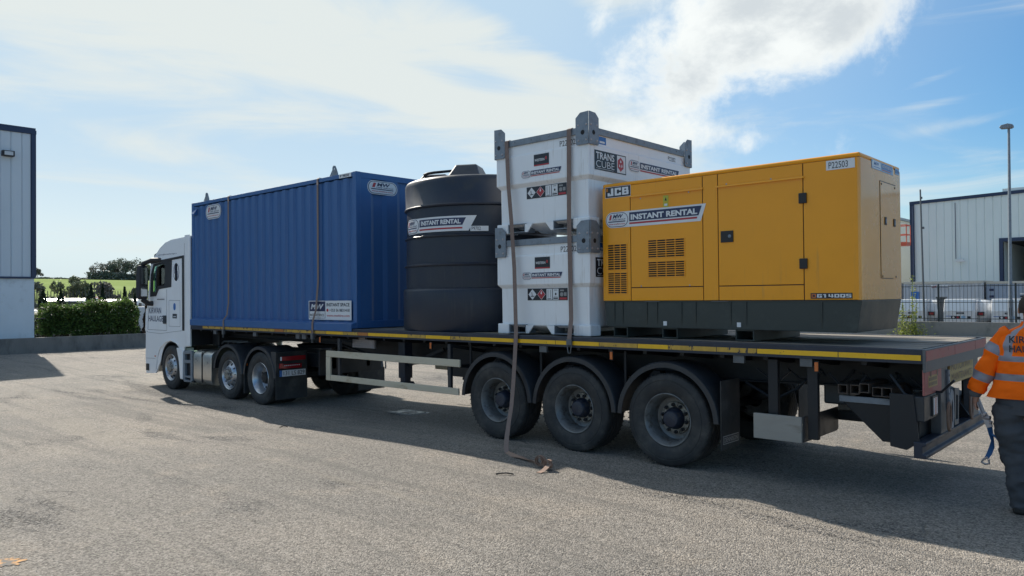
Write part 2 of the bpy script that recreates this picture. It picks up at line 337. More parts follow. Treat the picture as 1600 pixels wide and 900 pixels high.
class Dec:
    """flat print laid on a surface; fn(u, v, lift) -> point"""
    MATS = ['inkw', 'inkn', 'inkr', 'ink', 'inkb', 'inkl', 'inkg', 'inky', 'redlens', 'orangeold', 'amber']
    WHT, NAV, RED, BLK, BLU, PAL, GRY, GRN, LENS, ORG, AMB = range(11)
    def __init__(s, fn, step=.0012): s.fn = fn; s.b = MB(); s.st = step
    def strip(s, top, bot, x0, x1, l, m, n=12):
        vs = []
        for i in range(n+1):
            x = x0+(x1-x0)*i/n; vs.append(s.fn(x, bot(x), l*s.st)); vs.append(s.fn(x, top(x), l*s.st))
        s.b.add(vs, [(2*i, 2*i+2, 2*i+3, 2*i+1) for i in range(n)], m)
    def rect(s, x0, x1, z0, z1, l, m, n=4): s.strip(lambda x: z1, lambda x: z0, x0, x1, l, m, n)
    def rr(s, x0, x1, z0, z1, r, l, m, n=24):
        zc = (z0+z1)/2; h = (z1-z0)/2; r = min(r, h)
        def e(x):
            d = min(x-x0, x1-x)
            return h if d >= r else h-r+math.sqrt(max(0, r*r-(r-d)**2))
        # dense columns near the ends
        xs = [x0+r*(1-math.cos(math.pi/2*i/8)) for i in range(9)]+[x1-r*(1-math.cos(math.pi/2*i/8)) for i in range(8, -1, -1)]
        mid = [xs[8]+(xs[9]-xs[8])*i/6 for i in range(1, 6)]; xs = xs[:9]+mid+xs[9:]
        vs = []
        for x in xs: vs += [s.fn(x, zc-e(x), l*s.st), s.fn(x, zc+e(x), l*s.st)]
        s.b.add(vs, [(2*i, 2*i+2, 2*i+3, 2*i+1) for i in range(len(xs)-1)], m)
    def para(s, x0, x1, z0, z1, sl, l, m, n=10, slr=None):
        """parallelogram leaning right by sl; slr: only the right end leans"""
        slr = sl if slr is None else slr
        h = z1-z0
        for j in range(n):
            for_a = j/n; for_b = (j+1)/n
            q = []
            for zz, f in ((z0, for_a), (z0, for_b), (z1, for_b), (z1, for_a)):
                k = (zz-z0)/h
                q.append(s.fn(x0+sl*k+(x1-x0+(slr-sl)*k)*f, zz, l*s.st))
            s.b.add(q, [(0, 1, 2, 3)], m)
    def poly(s, pts, l, m): s.b.add([s.fn(a, b, l*s.st) for a, b in pts], [tuple(range(len(pts)))], m)
    def text(s, str_, x0, x1, z0, z1, l, m, sh=0, bold=.02):
        vs, fs = text_geo(str_, bold)
        s.b.add([s.fn(x0+(x1-x0)*a+sh*b*(z1-z0), z0+(z1-z0)*b, l*s.st) for a, b in vs], fs, m)
    def block(s, str_, x0, x1, z0, z1, l, m, gap=.16):
        n = len(str_); cw = (x1-x0)/(n+gap*(n-1))
        for i, ch in enumerate(str_):
            a = x0+i*cw*(1+gap)
            for k, (p, q, r_, t) in enumerate(GL[ch]): s.rect(a+cw*p, a+cw*q, z0+(z1-z0)*r_, z0+(z1-z0)*t, l+.1*k, m, 1)
    def logo(s, x0, x1, z0, z1, l=1):
        w_, h = x1-x0, z1-z0; X = lambda a: x0+a*w_; Z = lambda b: z0+b*h
        s.rr(x0, x1, z0, z1, h*.5, l, s.WHT); s.rr(X(.025), X(.975), Z(.05), Z(.95), h*.45, l+1, s.NAV)
        s.rr(X(.045), X(.955), Z(.09), Z(.91), h*.41, l+2, s.WHT)
        s.para(X(.15), X(.235), Z(.50), Z(.83), w_*.05, l+3, s.RED, 1)
        s.text('MW', X(.31), X(.72), Z(.59), Z(.85), l+3, s.NAV, .35, .04)
        s.text('HIRE GROUP', X(.29), X(.86), Z(.47), Z(.555), l+3, s.NAV, .2, .02)
        s.rect(X(.12), X(.86), Z(.355), Z(.42), l+3, s.NAV)
        s.text('www.mwhire.com', X(.13), X(.84), Z(.19), Z(.29), l+3, s.RED, .15, .02)
    def banner(s, x0, x1, z0, z1, l=1, white=True, sl=.35):
        w_, h = x1-x0, z1-z0; k = x0+min(w_*.34, h*1.75)
        if white: s.para(x0+h*.5, x1-h*sl, z0, z1, 0, l, s.WHT, 12, h*sl)
        s.logo(x0, k, z0, z1, l+1)
        m0 = k-h*.04 if not white else k+h*.04
        e = x1-h*sl*(1.25 if white else 1)
        s.para(m0, e-h*.05, z0+h*.34, z1-h*.10, 0, l+1, s.NAV, 12, h*.22)
        s.para(m0, e-h*.16, z0+h*.16, z0+h*.27, 0, l+1, s.RED, 12, h*.04)
        s.text('INSTANT RENTAL', m0+h*.12, e-h*.12, z0+h*.42, z0+h*.77, l+3, s.WHT, 0, .042)
    def build(s, name, parent, label=None, **k):
        o = s.b.build(name, s.MATS, parent, recalc=False, **k)
        if label: o['label'] = label
        return o
def onY(y): return lambda u, v, l: (u, y-.002-l, v)
def onX(x): return lambda u, v, l: (x+.002+l, u, v)

# ------------------------------------------------------------------ ground
def gz(x, y):
    def ss(a, b, t):
        t = max(0, min(1, (t-a)/(b-a))); return t*t*(3-2*t)
    dip = -.09*ss(-5, -10, x)*(1-ss(-17, -27, x))
    return dip*(1-ss(9, 20, abs(y)))
def ground():
    m = bpy.data.materials.new('worn_asphalt'); m.use_nodes = True; t = NT(m.node_tree); p = t.n['Principled BSDF']
    co = t.new('ShaderNodeTexCoord').outputs['Object']
    n_big = t.noise(co, .22, 5, .6, .4)
    n_mid = t.noise(co, 1.1, 6, .62, .6)
    n_fine = t.noise(co, 38, 4, .7)
    vor_c = t.vor(co, 84, 'F1', 1)
    vor_d = t.vor(co, 84, 'F1', 0)
    sep = t.new('ShaderNodeSeparateColor'); t.l.new(vor_c, sep.inputs[0]); sep2 = t.new('ShaderNodeSeparateColor'); t.l.new(t.vor(co, 47, 'F1', 1), sep2.inputs[0])
    grain = t.m('ADD', t.m('MULTIPLY', sep.outputs[0], .62), t.m('MULTIPLY', sep2.outputs[0], .38))
    base = t.mix(t.mr(n_big, .36, .64), (.216, .198, .176), (.286, .254, .218))
    base = t.mix(t.mr(n_mid, .52, .78), base, (.300, .260, .216))
    # coarse open patches where the binder has worn away
    pat = t.m('MULTIPLY', t.mr(t.noise(t.mapping(co, (.35, 1, 1), (0, 0, R(32))), .75, 7, .66, .9), .55, .68), 1)
    base = t.mix(t.m('MULTIPLY', t.m('MULTIPLY', pat, t.mr(t.noise(co, 9, 5, .7), .38, .62, .35, 1.15)), .62), base, (.098, .096, .094))
    g = t.mr(grain, .1, .9, -.5, .5, False)
    amt = t.mr(pat, 0, 1, 1.15, 1.9)
    k = t.m('ADD', 1, t.m('MULTIPLY', g, amt))
    k = t.m('MULTIPLY', k, t.mr(n_fine, .3, .7, .80, 1.18, False))
    sc = t.new('ShaderNodeVectorMath', operation='SCALE'); t.l.new(base, sc.inputs[0]); t.l.new(k, sc.inputs['Scale'])
    # soft sweeping wheel tracks
    trk = t.noise(t.mapping(co, (.10, 1.6, 1), (0, 0, R(-24))), 1.3, 4, .55, 1.2)
    sc2 = t.mix(t.m('MULTIPLY', t.mr(trk, .52, .66), .38), sc.outputs[0], (.12, .115, .105))
    sc2 = t.mix(t.m('MULTIPLY', t.mr(trk, .46, .34), .30), sc2, (.33, .29, .235))
    # fine cracks
    wob = t.new('ShaderNodeVectorMath', operation='MULTIPLY_ADD')
    t.l.new(t.noise(co, 2.2, 4, .6, out=1), wob.inputs[0]); wob.inputs[1].default_value = (.5, .5, 0); t.l.new(co, wob.inputs[2])
    cr = t.vor(wob.outputs[0], .55, 'DISTANCE_TO_EDGE')
    crack = t.m('MULTIPLY', t.mr(cr, .002, .012, 1, 0), t.mr(t.noise(co, .5, 3, .5), .60, .70))
    c = t.mix(t.m('MULTIPLY', crack, .35), sc2, (.07, .065, .06))
    # oil spots
    oil = t.m('MULTIPLY', t.mr(t.noise(co, .9, 5, .6), .64, .74), .45)
    c = t.mix(oil, c, (.07, .07, .07))
    t.put(p.inputs['Base Color'], c); p.inputs['Roughness'].default_value = .85; p.inputs['Specular IOR Level'].default_value = .35
    b = t.new('ShaderNodeBump'); b.inputs['Strength'].default_value = .85; b.inputs['Distance'].default_value = .016
    vor2 = t.vor(co, 26, 'F1', 0); k2 = t.m('MULTIPLY', t.mr(vor2, .1, .5, 1, 0), pat)
    hgt = t.m('ADD', t.m('MULTIPLY', k2, 2.6), t.m('ADD', t.m('MULTIPLY', vor_d, -1.1), t.m('ADD', t.m('MULTIPLY', n_fine, .8), t.m('ADD', t.m('MULTIPLY', t.m('MULTIPLY', grain, pat), 1.2), t.m('MULTIPLY', crack, -2.5)))))
    t.l.new(hgt, b.inputs['Height']); t.l.new(b.outputs[0], p.inputs['Normal'])
    xs = [-700, -300, -120, -60]+[-45+i*1.0 for i in range(66)]+[30, 60, 150, 400, 700]
    ys = [-400, -120, -40]+[-20+i*1.0 for i in range(61)]+[60, 120, 400, 900]
    mb = MB(); nx = len(xs)
    vs = [(x, y, gz(x, y)) for y in ys for x in xs]
    fs = [(j*nx+i, j*nx+i+1, (j+1)*nx+i+1, (j+1)*nx+i) for j in range(len(ys)-1) for i in range(nx-1)]
    mb.add(vs, fs); tag(mb.build('ground', m, smooth=60), kind='structure')
ground()

def ragged(name, c, rx, ry, n, colour, seed, rot=0, kind='structure'):
    rnd = random.Random(seed); mb = MB(); pts = []
    for i in range(n):
        a = 2*math.pi*i/n; k = rnd.uniform(.55, 1.1)
        x, y = math.cos(a)*rx*k, math.sin(a)*ry*k
        pts.append((c[0]+x*math.cos(rot)-y*math.sin(rot), c[1]+x*math.sin(rot)+y*math.cos(rot)))
    vs = [(x, y, gz(x, y)+.004) for x, y in pts]+[(c[0], c[1], gz(*c)+.004)]
    mb.add(vs, [(i, (i+1) % n, n) for i in range(n)])
    return tag(mb.build(name, colour), kind=kind)
M['orangepaint'] = mat('worn_orange_road_paint', (.48, .24, .07), .8, var=.3, vs=14, dirt=(.18, .17, .155), ds=12, dt=(.42, .56))
M['palepaint'] = mat('pale_dusty_scuff', (.32, .28, .21), .85, var=.2, vs=20, dirt=(.18, .17, .155), ds=9, dt=(.38, .58))
ragged('paint_mark', (-4.66, -5.78), .17, .10, 40, 'orangepaint', 3, R(48))

# manhole cover under the trailer
mh = thing('manhole_cover', 'small square steel drain cover set in the shaded asphalt under the trailer', 'drain cover', (-8.3, 1.05, gz(-8.3, 1.05)))
M['mhc'] = mat('worn_cover_steel', (.42, .40, .36), .5, metal=.3, var=.2, vs=10, dirt=(.2, .19, .17), ds=9, dt=(.45, .6))
MB().box(-.33, .33, -.22, .22, .002, .010).build('frame', 'galvdark', mh, loc=(0, 0, 0))
MB().box(-.27, -.02, -.17, .17, .010, .020).box(.02, .27, -.17, .17, .010, .020).build('lid', 'mhc', mh, loc=(0, 0, 0))
for i, (tx, ty, l, a) in enumerate([(-3.72, -1.42, .11, 30), (-8.7, -1.1, .06, 70)]):
    tw = MB(); dx, dy = math.cos(R(a))*l, math.sin(R(a))*l
    tw.tube([(tx-dx, ty-dy, gz(tx, ty)+.01), (tx, ty, gz(tx, ty)+.025), (tx+dx*.6, ty+dy*1.1, gz(tx, ty)+.01)], .008, 5)
    o = tw.build('twig', 'rust', org=(tx, ty, gz(tx, ty)))
    tag(o, ['dark curled twig lying on sunlit asphalt left of the strap end', 'small dark twig on the asphalt near the tractor mudflap'][i], 'twig')

# ------------------------------------------------------------------ wheels (local: axis y, outer face toward -y at y=0)
def wheel_parts(kind):
    """returns list of (name, mesh, sub-parts)"""
    Rr = {'trailer': .52, 'drive': .50, 'front': .49}[kind]
    Wd = {'trailer': .385, 'drive': .31, 'front': .31}[kind]
    t = MB(); k = Rr-.52
    side = [(.045, .275), (.022, .288), (.024, .305), (.010, .33+k*.3), (.0, .40+k*.7), (.001, .43+k*.8), (.006, .433+k*.8), (.006, .445+k*.8), (.003, .448+k*.8), (.012, .49+k), (.022, .507+k), (.040, .518+k)]
    tr = []
    x = .05
    ng = 4; gw = .014; lw_ = (Wd-.10-ng*gw)/(ng+1)
    for g in range(ng+1):
        tr += [(x, Rr), (x+lw_, Rr)]; x += lw_
        if g < ng: tr += [(x+.002, Rr-.014), (x+gw-.002, Rr-.014)]; x += gw
    prof = side+tr+[(Wd-a, r) for a, r in reversed(side)]
    t.lathe(prof, (0, 0, 0), n=56)
    # shoulder lugs
    for i in range(56):
        a = 2*math.pi*i/56; ca, sa = math.cos(a), math.sin(a)
        for y0 in (.012, Wd-.052):
            c = Vector((ca*(Rr-.006), y0+.02, sa*(Rr-.006)))
            t.beam(c-Vector((0, .016, 0)), c+Vector((0, .020, 0)), .012, .007)
    tyre = t.mesh('tyre', 'rubber', smooth=32)
    subs = []
    r = MB()
    if kind == 'trailer':
        r.lathe([(.050, .270), (.020, .283), (.014, .292), (.018, .298), (.03, .29), (.055, .262), (.12, .252), (.215, .240), (.228, .21), (.222, .175), (.215, .10)], (0, 0, 0), n=48)
        subs.append(('rim', r.mesh('rim', 'rim', smooth=40)))
        h = MB(); h.lathe([(.225, .185), (.192, .178), (.187, .120)], (0, 0, 0), n=40)
        subs.append(('hub_flange', h.mesh('hub_flange', 'hubring', smooth=40)))
        c = MB(); c.lathe([(.20, .128), (.165, .122), (.145, .112), (.105, .104), (.085, .085), (.078, .03), (.078, .0005)], (0, 0, 0), n=32)
        subs.append(('hub_cap', c.mesh('hub_cap', 'hub', smooth=35)))
        nn = MB()
        for i in range(10):
            a = 2*math.pi*(i+.3)/10; nn.lathe([(.192, .021), (.168, .021), (.163, .013), (.145, .012), (.143, .0005)], (math.cos(a)*.153, 0, math.sin(a)*.153), n=10)
        subs.append(('wheel_nuts', nn.mesh('wheel_nuts', 'black', smooth=30)))
    elif kind == 'drive':
        r.lathe([(.050, .270), (.018, .283), (.012, .293), (.02, .299), (.03, .286), (.06, .262), (.13, .250), (.175, .235), (.185, .20), (.178, .15), (.172, .11)], (0, 0, 0), n=48)
        subs.append(('rim', r.mesh('rim', 'alloy', smooth=40)))
        c = MB(); c.lathe([(.176, .12), (.12, .11), (.09, .085), (.085, .0005)], (0, 0, 0), n=28)
        subs.append(('hub_cap', c.mesh('hub_cap', 'black', smooth=35)))
        hh = MB()
        for i in range(8):
            a = 2*math.pi*i/8; hh.lathe([(.179, .026), (.176, .026), (.176, .0005)], (math.cos(a)*.205, 0, math.sin(a)*.205), n=12)
        subs.append(('hand_holes', hh.mesh('hand_holes', 'dark', smooth=30)))
    else:
        r.lathe([(.050, .270), (.016, .283), (.008, .293), (.016, .299), (.03, .286), (.055, .262), (.075, .250), (.060, .235), (.022, .19), (.004, .165), (.002, .11)], (0, 0, 0), n=48)
        subs.append(('rim', r.mesh('rim', 'alloy', smooth=40)))
        c = MB(); c.lathe([(.02, .105), (-.03, .098), (-.045, .08), (-.048, .0005)], (0, 0, 0), n=28)
        subs.append(('hub_cap', c.mesh('hub_cap', 'hubring', smooth=35)))
        hh = MB()
        for i in range(10):
            a = 2*math.pi*i/10
            hh.beam((math.cos(a)*.195, .020, math.sin(a)*.195), (math.cos(a)*.235, .054, math.sin(a)*.235), .036, .01)
        subs.append(('hand_holes', hh.mesh('hand_holes', 'dark')))
        nn = MB()
        for i in range(10):
            a = 2*math.pi*(i+.5)/10; nn.lathe([(.008, .017), (-.018, .016), (-.030, .010), (-.032, .0005)], (math.cos(a)*.14, 0, math.sin(a)*.14), n=10)
        subs.append(('wheel_nuts', nn.mesh('wheel_nuts', 'alloy', smooth=30)))
    return tyre, subs
_wp = {}
def wheel(kind, parent, x, y, z, far=False, rot=0.):
    if kind not in _wp: _wp[kind] = wheel_parts(kind)
    ty, subs = _wp[kind]; pl = wloc(parent)
    o = bpy.data.objects.new('wheel', ty); COL.objects.link(o); o.parent = parent; o.location = Vector((x, y, z))-pl
    o.rotation_mode = 'XYZ'; o.rotation_euler = (0, rot, math.pi if far else 0)
    for nme, me in subs:
        q = bpy.data.objects.new(nme, me); COL.objects.link(q); q.parent = o
    return o
def arch(c, r0, y0, y1, a0, a1, th=.012, lip=.03, n=28):
    mb = MB(); prof = [(y0, r0-lip), (y0, r0), (y0+.02, r0+.012), (y1, r0+.012), (y1, r0), (y0+.02+th, r0), (y0+th, r0-th), (y0+th, r0-lip)]
    mb.lathe([(a, r) for a, r in prof], (c[0], 0, c[1]), n=n, t0=R(a0), t1=R(a1), closed=True)
    return mb

# ------------------------------------------------------------------ trailer
H = 1.41
tr = thing('flatbed_trailer', 'long three-axle flatbed semi-trailer with yellow tape along its navy deck edge', 'trailer', (-7, 1.25, 0))
Xf, Xr = -14.25, 0.
# boards
bw = (2.5-.18)/11
for i in range(11):
    y0 = .09+i*bw
    cuts = [Xf+.05, -9.3-(.8 if i % 2 else 0), -4.7-(.9 if i % 3 else 0), -.06]
    for a, b in zip(cuts[:-1], cuts[1:]):
        dz = random.uniform(-.004, .003)
        MB().box(a+.004, b-.004, y0+.004, y0+bw-.004, H-.035, H-.006+dz).build('deck_board', 'wood', tr)
for y0, y1, sg in ((0, .09, 1), (2.41, 2.5, -1)):
    e = MB()
    ye = 0 if sg == 1 else 2.5; f = lambda a: ye+sg*a
    sec = [(f(.0), H-.130), (f(.0), H-.006), (f(.006), H), (f(.085), H), (f(.085), H-.04), (f(.02), H-.04), (f(.02), H-.118), (f(.06), H-.118), (f(.06), H-.130)]
    e.prism(sec, Xf, Xr-.012, 'x')
    e.build('side_rail', 'navy', tr, bevel=.003)
# yellow tape in lengths, near side and far side
x = -13.69; i = 0; rnd = random.Random(4)
kinds = ['yellowold']*3+['orangeold', 'yellowold', 'yellowold', 'yellowtape', 'yellowold', 'orangeold', 'yellowtape', 'yellowtape', 'yellowold', 'yellowtape', 'yellowold', 'yellowtape', 'yellowtape', 'yellowtape', 'yellowold', 'yellowtape', 'yellowold', 'yellowold', 'yellowtape', 'yellowtape']
lens = [1.3, 1.0, .9, .35, 1.0, .5, .55, .45, .3, .6, .5, .45, .6, .45, .9, .8, .75, .6, .45, .65, .5, .9, .8]
tot = sum(lens); sc_ = (13.69-.02)/tot
for kd, ln in zip(kinds, lens):
    L = ln*sc_
    MB().box(x+.004, x+L-.004, -.003, -.0005, H-.100, H-.052).build('reflective_tape', kd, tr)
    x += L; i += 1
for k in range(8): MB().box(-13.6+k*1.7, -13.6+k*1.7+1.5, 2.5005, 2.503, H-.100, H-.052).build('reflective_tape', 'yellowold', tr)
# chassis
for yb in (.72, 1.64):
    b = MB()
    web = [(Xf, H-.17), (-10.6, H-.17), (-9.7, H-.17), (Xr-.15, H-.17), (Xr-.15, .98), (-5.5, .86), (-8.6, .86), (-9.9, 1.08), (Xf, 1.1)]
    b.prism(web, yb+.05, yb+.065, 'y')
    b.box(Xf, Xr-.15, yb, yb+.12, H-.17, H-.15)
    low = [(Xf, 1.1), (-9.9, 1.08), (-8.6, .86), (-5.5, .86), (Xr-.15, .98)]
    for (xa, za), (xb, zb) in zip(low[:-1], low[1:]): b.beam((xa, yb+.058, za), (xb, yb+.058, zb), .12, .018)
    b.build('chassis_beam', 'black', tr, bevel=.002)
for k in range(29):
    xx = Xf+.25+k*.48
    MB().prism([(.10, H-.13), (2.40, H-.13), (2.40, H-.17), (1.8, H-.24), (.70, H-.24), (.10, H-.17)], xx, xx+.05, 'x').build('cross_member', 'black', tr)
# rear crossmember
rc = MB(); rc.box(-.012, .012, 0, 2.5, H-.205, H-.002); rc.build('rear_rail', 'galvdark', tr, bevel=.003)
for k, (a, b) in enumerate([(.02, 1.05), (1.06, 1.95), (1.96, 2.48)]):
    MB().box(.012, .0145, a, b, H-.105, H-.015).build('reflective_tape', 'redtape', tr)
MB().box(-.10, -.01, .60, .86, .55, H-.21).build('tail_post', 'galvdark', tr, bevel=.004)
MB().box(-.10, -.01, 1.92, 2.18, .55, H-.21).build('tail_post', 'galvdark', tr, bevel=.004)
tp = MB(); tp.box(-.008, .012, .80, .855, .78, 1.17)
for k in range(6): tp.lathe([(.0, .009), (.006, .009), (.006, .0005)], (.012, .828, .82+k*.06), 'x', n=8)
tp.build('punched_bar', 'galv', tr)
# marker boards
d = Dec(onX(-.002)); d.rect(.02, .585, 1.00, 1.225, 0, Dec.RED); d.rect(.13, .44, 1.06, 1.165, 1, Dec.ORG)
[d.rect(.15+.045*k, .18+.045*k, z_, z_+.03, 2, Dec.BLK, 1) for k in range(6) for z_ in (1.075, 1.118)]
d.rect(.19, .23, 1.155, 1.24, 3, Dec.BLK); d.rect(.42, .45, 1.15, 1.235, 3, Dec.BLK)
MB().box(-.02, -.002, .02, .585, 1.0, 1.225).build('marker_board', 'redtape', tr)
d.MATS = list(Dec.MATS); d.MATS[2] = 'redtape'; d.MATS[9] = 'boardy'
M['boardy'] = mat('faded_yellow_board', (.36, .27, .10), .5, var=.2, vs=14)
d.build('marker_lettering', tr)
MB().box(-.02, -.002, .92, 1.90, 1.02, 1.245).build('marker_board', 'boardy', tr)
d = Dec(onX(-.002)); d.text('MOTORWAY', .96, 1.86, 1.145, 1.225, 0, Dec.BLK, bold=.0); d.text('MAINTENANCE', .98, 1.84, 1.045, 1.118, 0, Dec.BLK, bold=.0)
d.build('marker_lettering', tr)
# lamp clusters, side plate, bumper
for s_, y0 in ((1, .06), (-1, 2.02)):
    MB().box(-.14, -.02, y0, y0+.42, .76, .985).build('rear_lamp_housing', 'plastic', tr, bevel=.01)
    q = MB(); q.box(-.02, -.004, y0+.235, y0+.40, .785, .965, 0); q.box(-.004, .0, y0+.255, y0+.38, .80, .95, 1)
    q.box(0, .0015, y0+.285, y0+.305, .80, .95, 2); q.box(0, .0015, y0+.335, y0+.35, .80, .95, 2); q.build('rear_lamp', ['plastic', 'inkw', 'redlens'], tr)
MB().prism([(-.30, 1.0), (-.10, 1.0), (-.06, .58), (-.16, .50), (-.3, .52)], .04, .07, 'y').build('side_plate', 'black', tr, bevel=.004)
bm = MB(); sec = [(-.10, .44), (.0, .44), (.0, .47), (-.03, .485), (-.03, .545), (.0, .56), (.0, .585), (-.10, .585)]
bm.prism([(a, b) for a, b in sec], .02, 2.48, 'y'); bm.build('rear_bumper', 'navy', tr, bevel=.006)
for yy in (.65, 1.85): MB().beam((-.06, yy, .58), (-.35, yy, 1.0), .07, .09).build('bumper_bracket', 'black', tr)
for yy, mm in ((.70, 'rust'), (1.62, 'rust')):
    g = MB(); pth = []
    for k in range(13):
        a = 2*math.pi*k/12; pth.append((.035, yy+math.cos(a)*.055, .74+math.sin(a)*.13))
    g.tube(pth, .014, 7, caps=False); g.build('rope_ring', 'alurope', tr) if False else g.build('rope_ring', 'strapl', tr, smooth=60)
gp = MB(); pp = [(.86+.0, .60), (.96, .60), (1.0, .70), (.98, .95), (.90, .98), (.84, .90), (.87, .76)]
gp.prism(pp, .0, .014, 'x', holes=[[(.89, .66), (.94, .66), (.955, .78), (.93, .88), (.90, .85)]]); gp.build('shackle_plate', 'galv', tr, bevel=.003)
gp = MB(); gp.prism([(1.10, .60), (1.26, .60), (1.30, .95), (1.12, .97)], -.02, -.006, 'x', holes=[[(1.14, .65), (1.23, .65), (1.25, .88), (1.16, .9)]]); gp.build('shackle_plate', 'galvdark', tr, bevel=.003)
# axles, springs, wheels, mudguards
for k in range(3):
    xw = -2.615-1.31*k
    ax = MB(); ax.tube([(xw, .25, .52), (xw, 2.25, .52)], .065, 12); ax.build('axle', 'black', tr, smooth=40)
    for yy in (.62, 1.78):
        s_ = MB(); s_.beam((xw-.5, yy, .78), (xw+.1, yy, .44), .09, .04); s_.lathe([(-.02, .10), (0, .13), (.06, .14), (.10, .12), (.15, .14), (.2, .13), (.24, .10)], (xw+.32, yy, .62), 'z', n=16); s_.box(xw-.55, xw-.4, yy-.06, yy+.06, .7, 1.0); s_.build('suspension', 'black', tr, smooth=40)
    wheel('trailer', tr, xw, .02, .52, rot=.4+k)
    wheel('trailer', tr, xw, 2.48, .52, True, rot=.9+k)
    for y0, y1 in ((.0, .42), (2.08, 2.5)):
        a = arch((xw, .52), .64, y0, y1, 2, 178, lip=.055) if y0 < 1 else None
        if a is None:
            a = MB(); a.lathe([(2.08, .64), (2.08, .652), (2.48, .652), (2.5, .64), (2.5, .61), (2.488, .61), (2.488, .63), (2.47, .64)], (xw, 0, .52), n=28, t0=R(2), t1=R(178), closed=True)
        a.build('mudguard', 'plastic', tr, smooth=45)
        st_ = MB(); ys = .2 if y0 < 1 else 2.3
        st_.box(xw-.70, xw-.62, ys-.15, ys+.18, .86, 1.26) if False else st_.tube([(xw-.655, ys, .62), (xw-.655, ys, 1.25)], .02, 6); st_.build('mudguard_stay', 'black', tr)
# rear mud flaps
for y0 in (.0, 2.06):
    MB().box(-1.95, -1.94, y0, y0+.43, .27, 1.0).build('mudflap', 'rubber', tr)
d = Dec(onX(-1.94)); d.rect(.03, .39, .325, .415, 0, Dec.GRY); d.rect(.04, .38, .335, .405, 1, Dec.BLK); d.text('DENNISON', .055, .365, .345, .395, 2, Dec.GRY)
d.build('mudflap_lettering', tr)
# side guard in front of the axles
g = MB(); g.box(-9.19, -5.915, -.0, .03, .925, 1.03); g.build('side_guard_rail', 'alu', tr, bevel=.006)
g = MB(); g.box(-9.06, -5.945, -.0, .03, .53, .625); g.build('side_guard_rail', 'alu', tr, bevel=.006)
g = MB(); g.box(-9.19, -9.065, -.001, .031, .53, .922); g.build('side_guard_post', 'alu', tr, bevel=.004)
for xx in (-8.9, -6.2):
    g = MB(); g.box(xx, xx+.06, .035, .085, .55, 1.24); g.beam((xx+.03, .06, 1.22), (xx+.03, .75, 1.1), .05, .05); g.build('side_guard_stay', 'plastic', tr, bevel=.004)
g = MB(); g.box(-9.19, -5.9, 2.47, 2.5, .925, 1.03); g.build('side_guard_rail', 'alu', tr); g = MB(); g.box(-9.19, -5.9, 2.47, 2.5, .53, .625); g.build('side_guard_rail', 'alu', tr)
# landing legs
for yy in (.50, 2.0):
    g = MB(); g.box(-7.78, -7.62, yy-.08, yy+.08, .62, 1.2); g.box(-7.76, -7.64, yy-.06, yy+.06, .54, .62); g.prism([(-7.76, .56), (-7.64, .56), (-7.58, .50), (-7.58, .46), (-7.82, .46), (-7.82, .50)], yy-.12, yy+.12, 'y'); g.build('landing_leg', 'navy', tr, bevel=.006)
g = MB(); g.tube([(-7.7, .58, .84), (-7.7, 1.92, .84)], .022, 8); g.beam((-7.7, .5, .8), (-7.0, .7, 1.1), .05, .05); g.beam((-7.7, 2.0, .8), (-7.0, 1.8, 1.1), .05, .05); g.build('landing_leg_brace', 'black', tr)
g = MB(); g.tube([(-7.7, .42, .98), (-7.7, .1, .98), (-7.7, .1, .80)], .012, 6); g.build('crank_handle', 'galvdark', tr)
g = MB(); g.box(-6.55, -5.75, .35, .8, .74, .88); g.tube([(-6.1, .35, .72), (-6.1, .8, .72)], .06, 12); g.build('air_tank_tray', 'black', tr, bevel=.006)
g = MB(); g.tube([(-6.9, 1.1, .98), (-6.0, 1.1, .98)], .14, 16); g.tube([(-6.9, 1.45, .98), (-6.0, 1.45, .98)], .14, 16); g.build('air_tank', 'black', tr, smooth=40)
g = MB(); g.box(-8.85, -8.25, .30, .34, 1.08, 1.27)
for k in range(5): g.box(-8.83, -8.27, .285, .30, 1.10+k*.033, 1.115+k*.033)
g.build('ribbed_plate', 'inkgplate', tr, bevel=.002) if False else g.build('ribbed_plate', 'steelp', tr, bevel=.002)
# short guard and hangers behind the axles
for s_, y0 in ((1, .03), (-1, 2.44)):
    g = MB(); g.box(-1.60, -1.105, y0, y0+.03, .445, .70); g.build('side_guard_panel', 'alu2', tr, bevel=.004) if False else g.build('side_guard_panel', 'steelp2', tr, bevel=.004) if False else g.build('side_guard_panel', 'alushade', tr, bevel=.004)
g = MB(); g.box(-1.105, -1.09, .06, 1.0, .46, .70); g.box(-1.6, -1.1, .06, 1.0, .445, .46); g.build('stowage_tray', 'plastic', tr, bevel=.003)
for xa in (-1.42, -1.02):
    g = MB(); g.box(xa-.05, xa+.05, .10, .16, .48, 1.25); g.build('hanger', 'black', tr, bevel=.004)
g = MB(); pr = [(-1.30, .70), (-1.02, .70), (-1.02, .98), (-1.06, 1.02), (-1.30, 1.02)]
g.prism(pr, 1.15, 2.3, 'y'); g.build('stowage_box', 'galvdark', tr, bevel=.02)
g = MB(); g.box(-1.1, -.3, 1.0, 1.08, .56, .66); g.box(-1.1, -.25, 1.9, 1.98, .58, .66); g.tube([(-1.0, 1.3, .66), (-.6, 1.5, .70), (-.4, 1.3, .66)], .03, 7); g.build('carrier_frame', 'black', tr)
# wedge shaped bin
g = MB(); g.prism([(-.82, .87), (-.28, .87), (-.12, .80), (-.12, .505), (-.44, .505)], .3, 2.2, 'y'); g.build('stowage_bin', 'black', tr, bevel=.006)
g = MB(); g.box(-.83, -.27, .285, .30, .855, .915); g.build('bin_lip', 'galv', tr, bevel=.003)
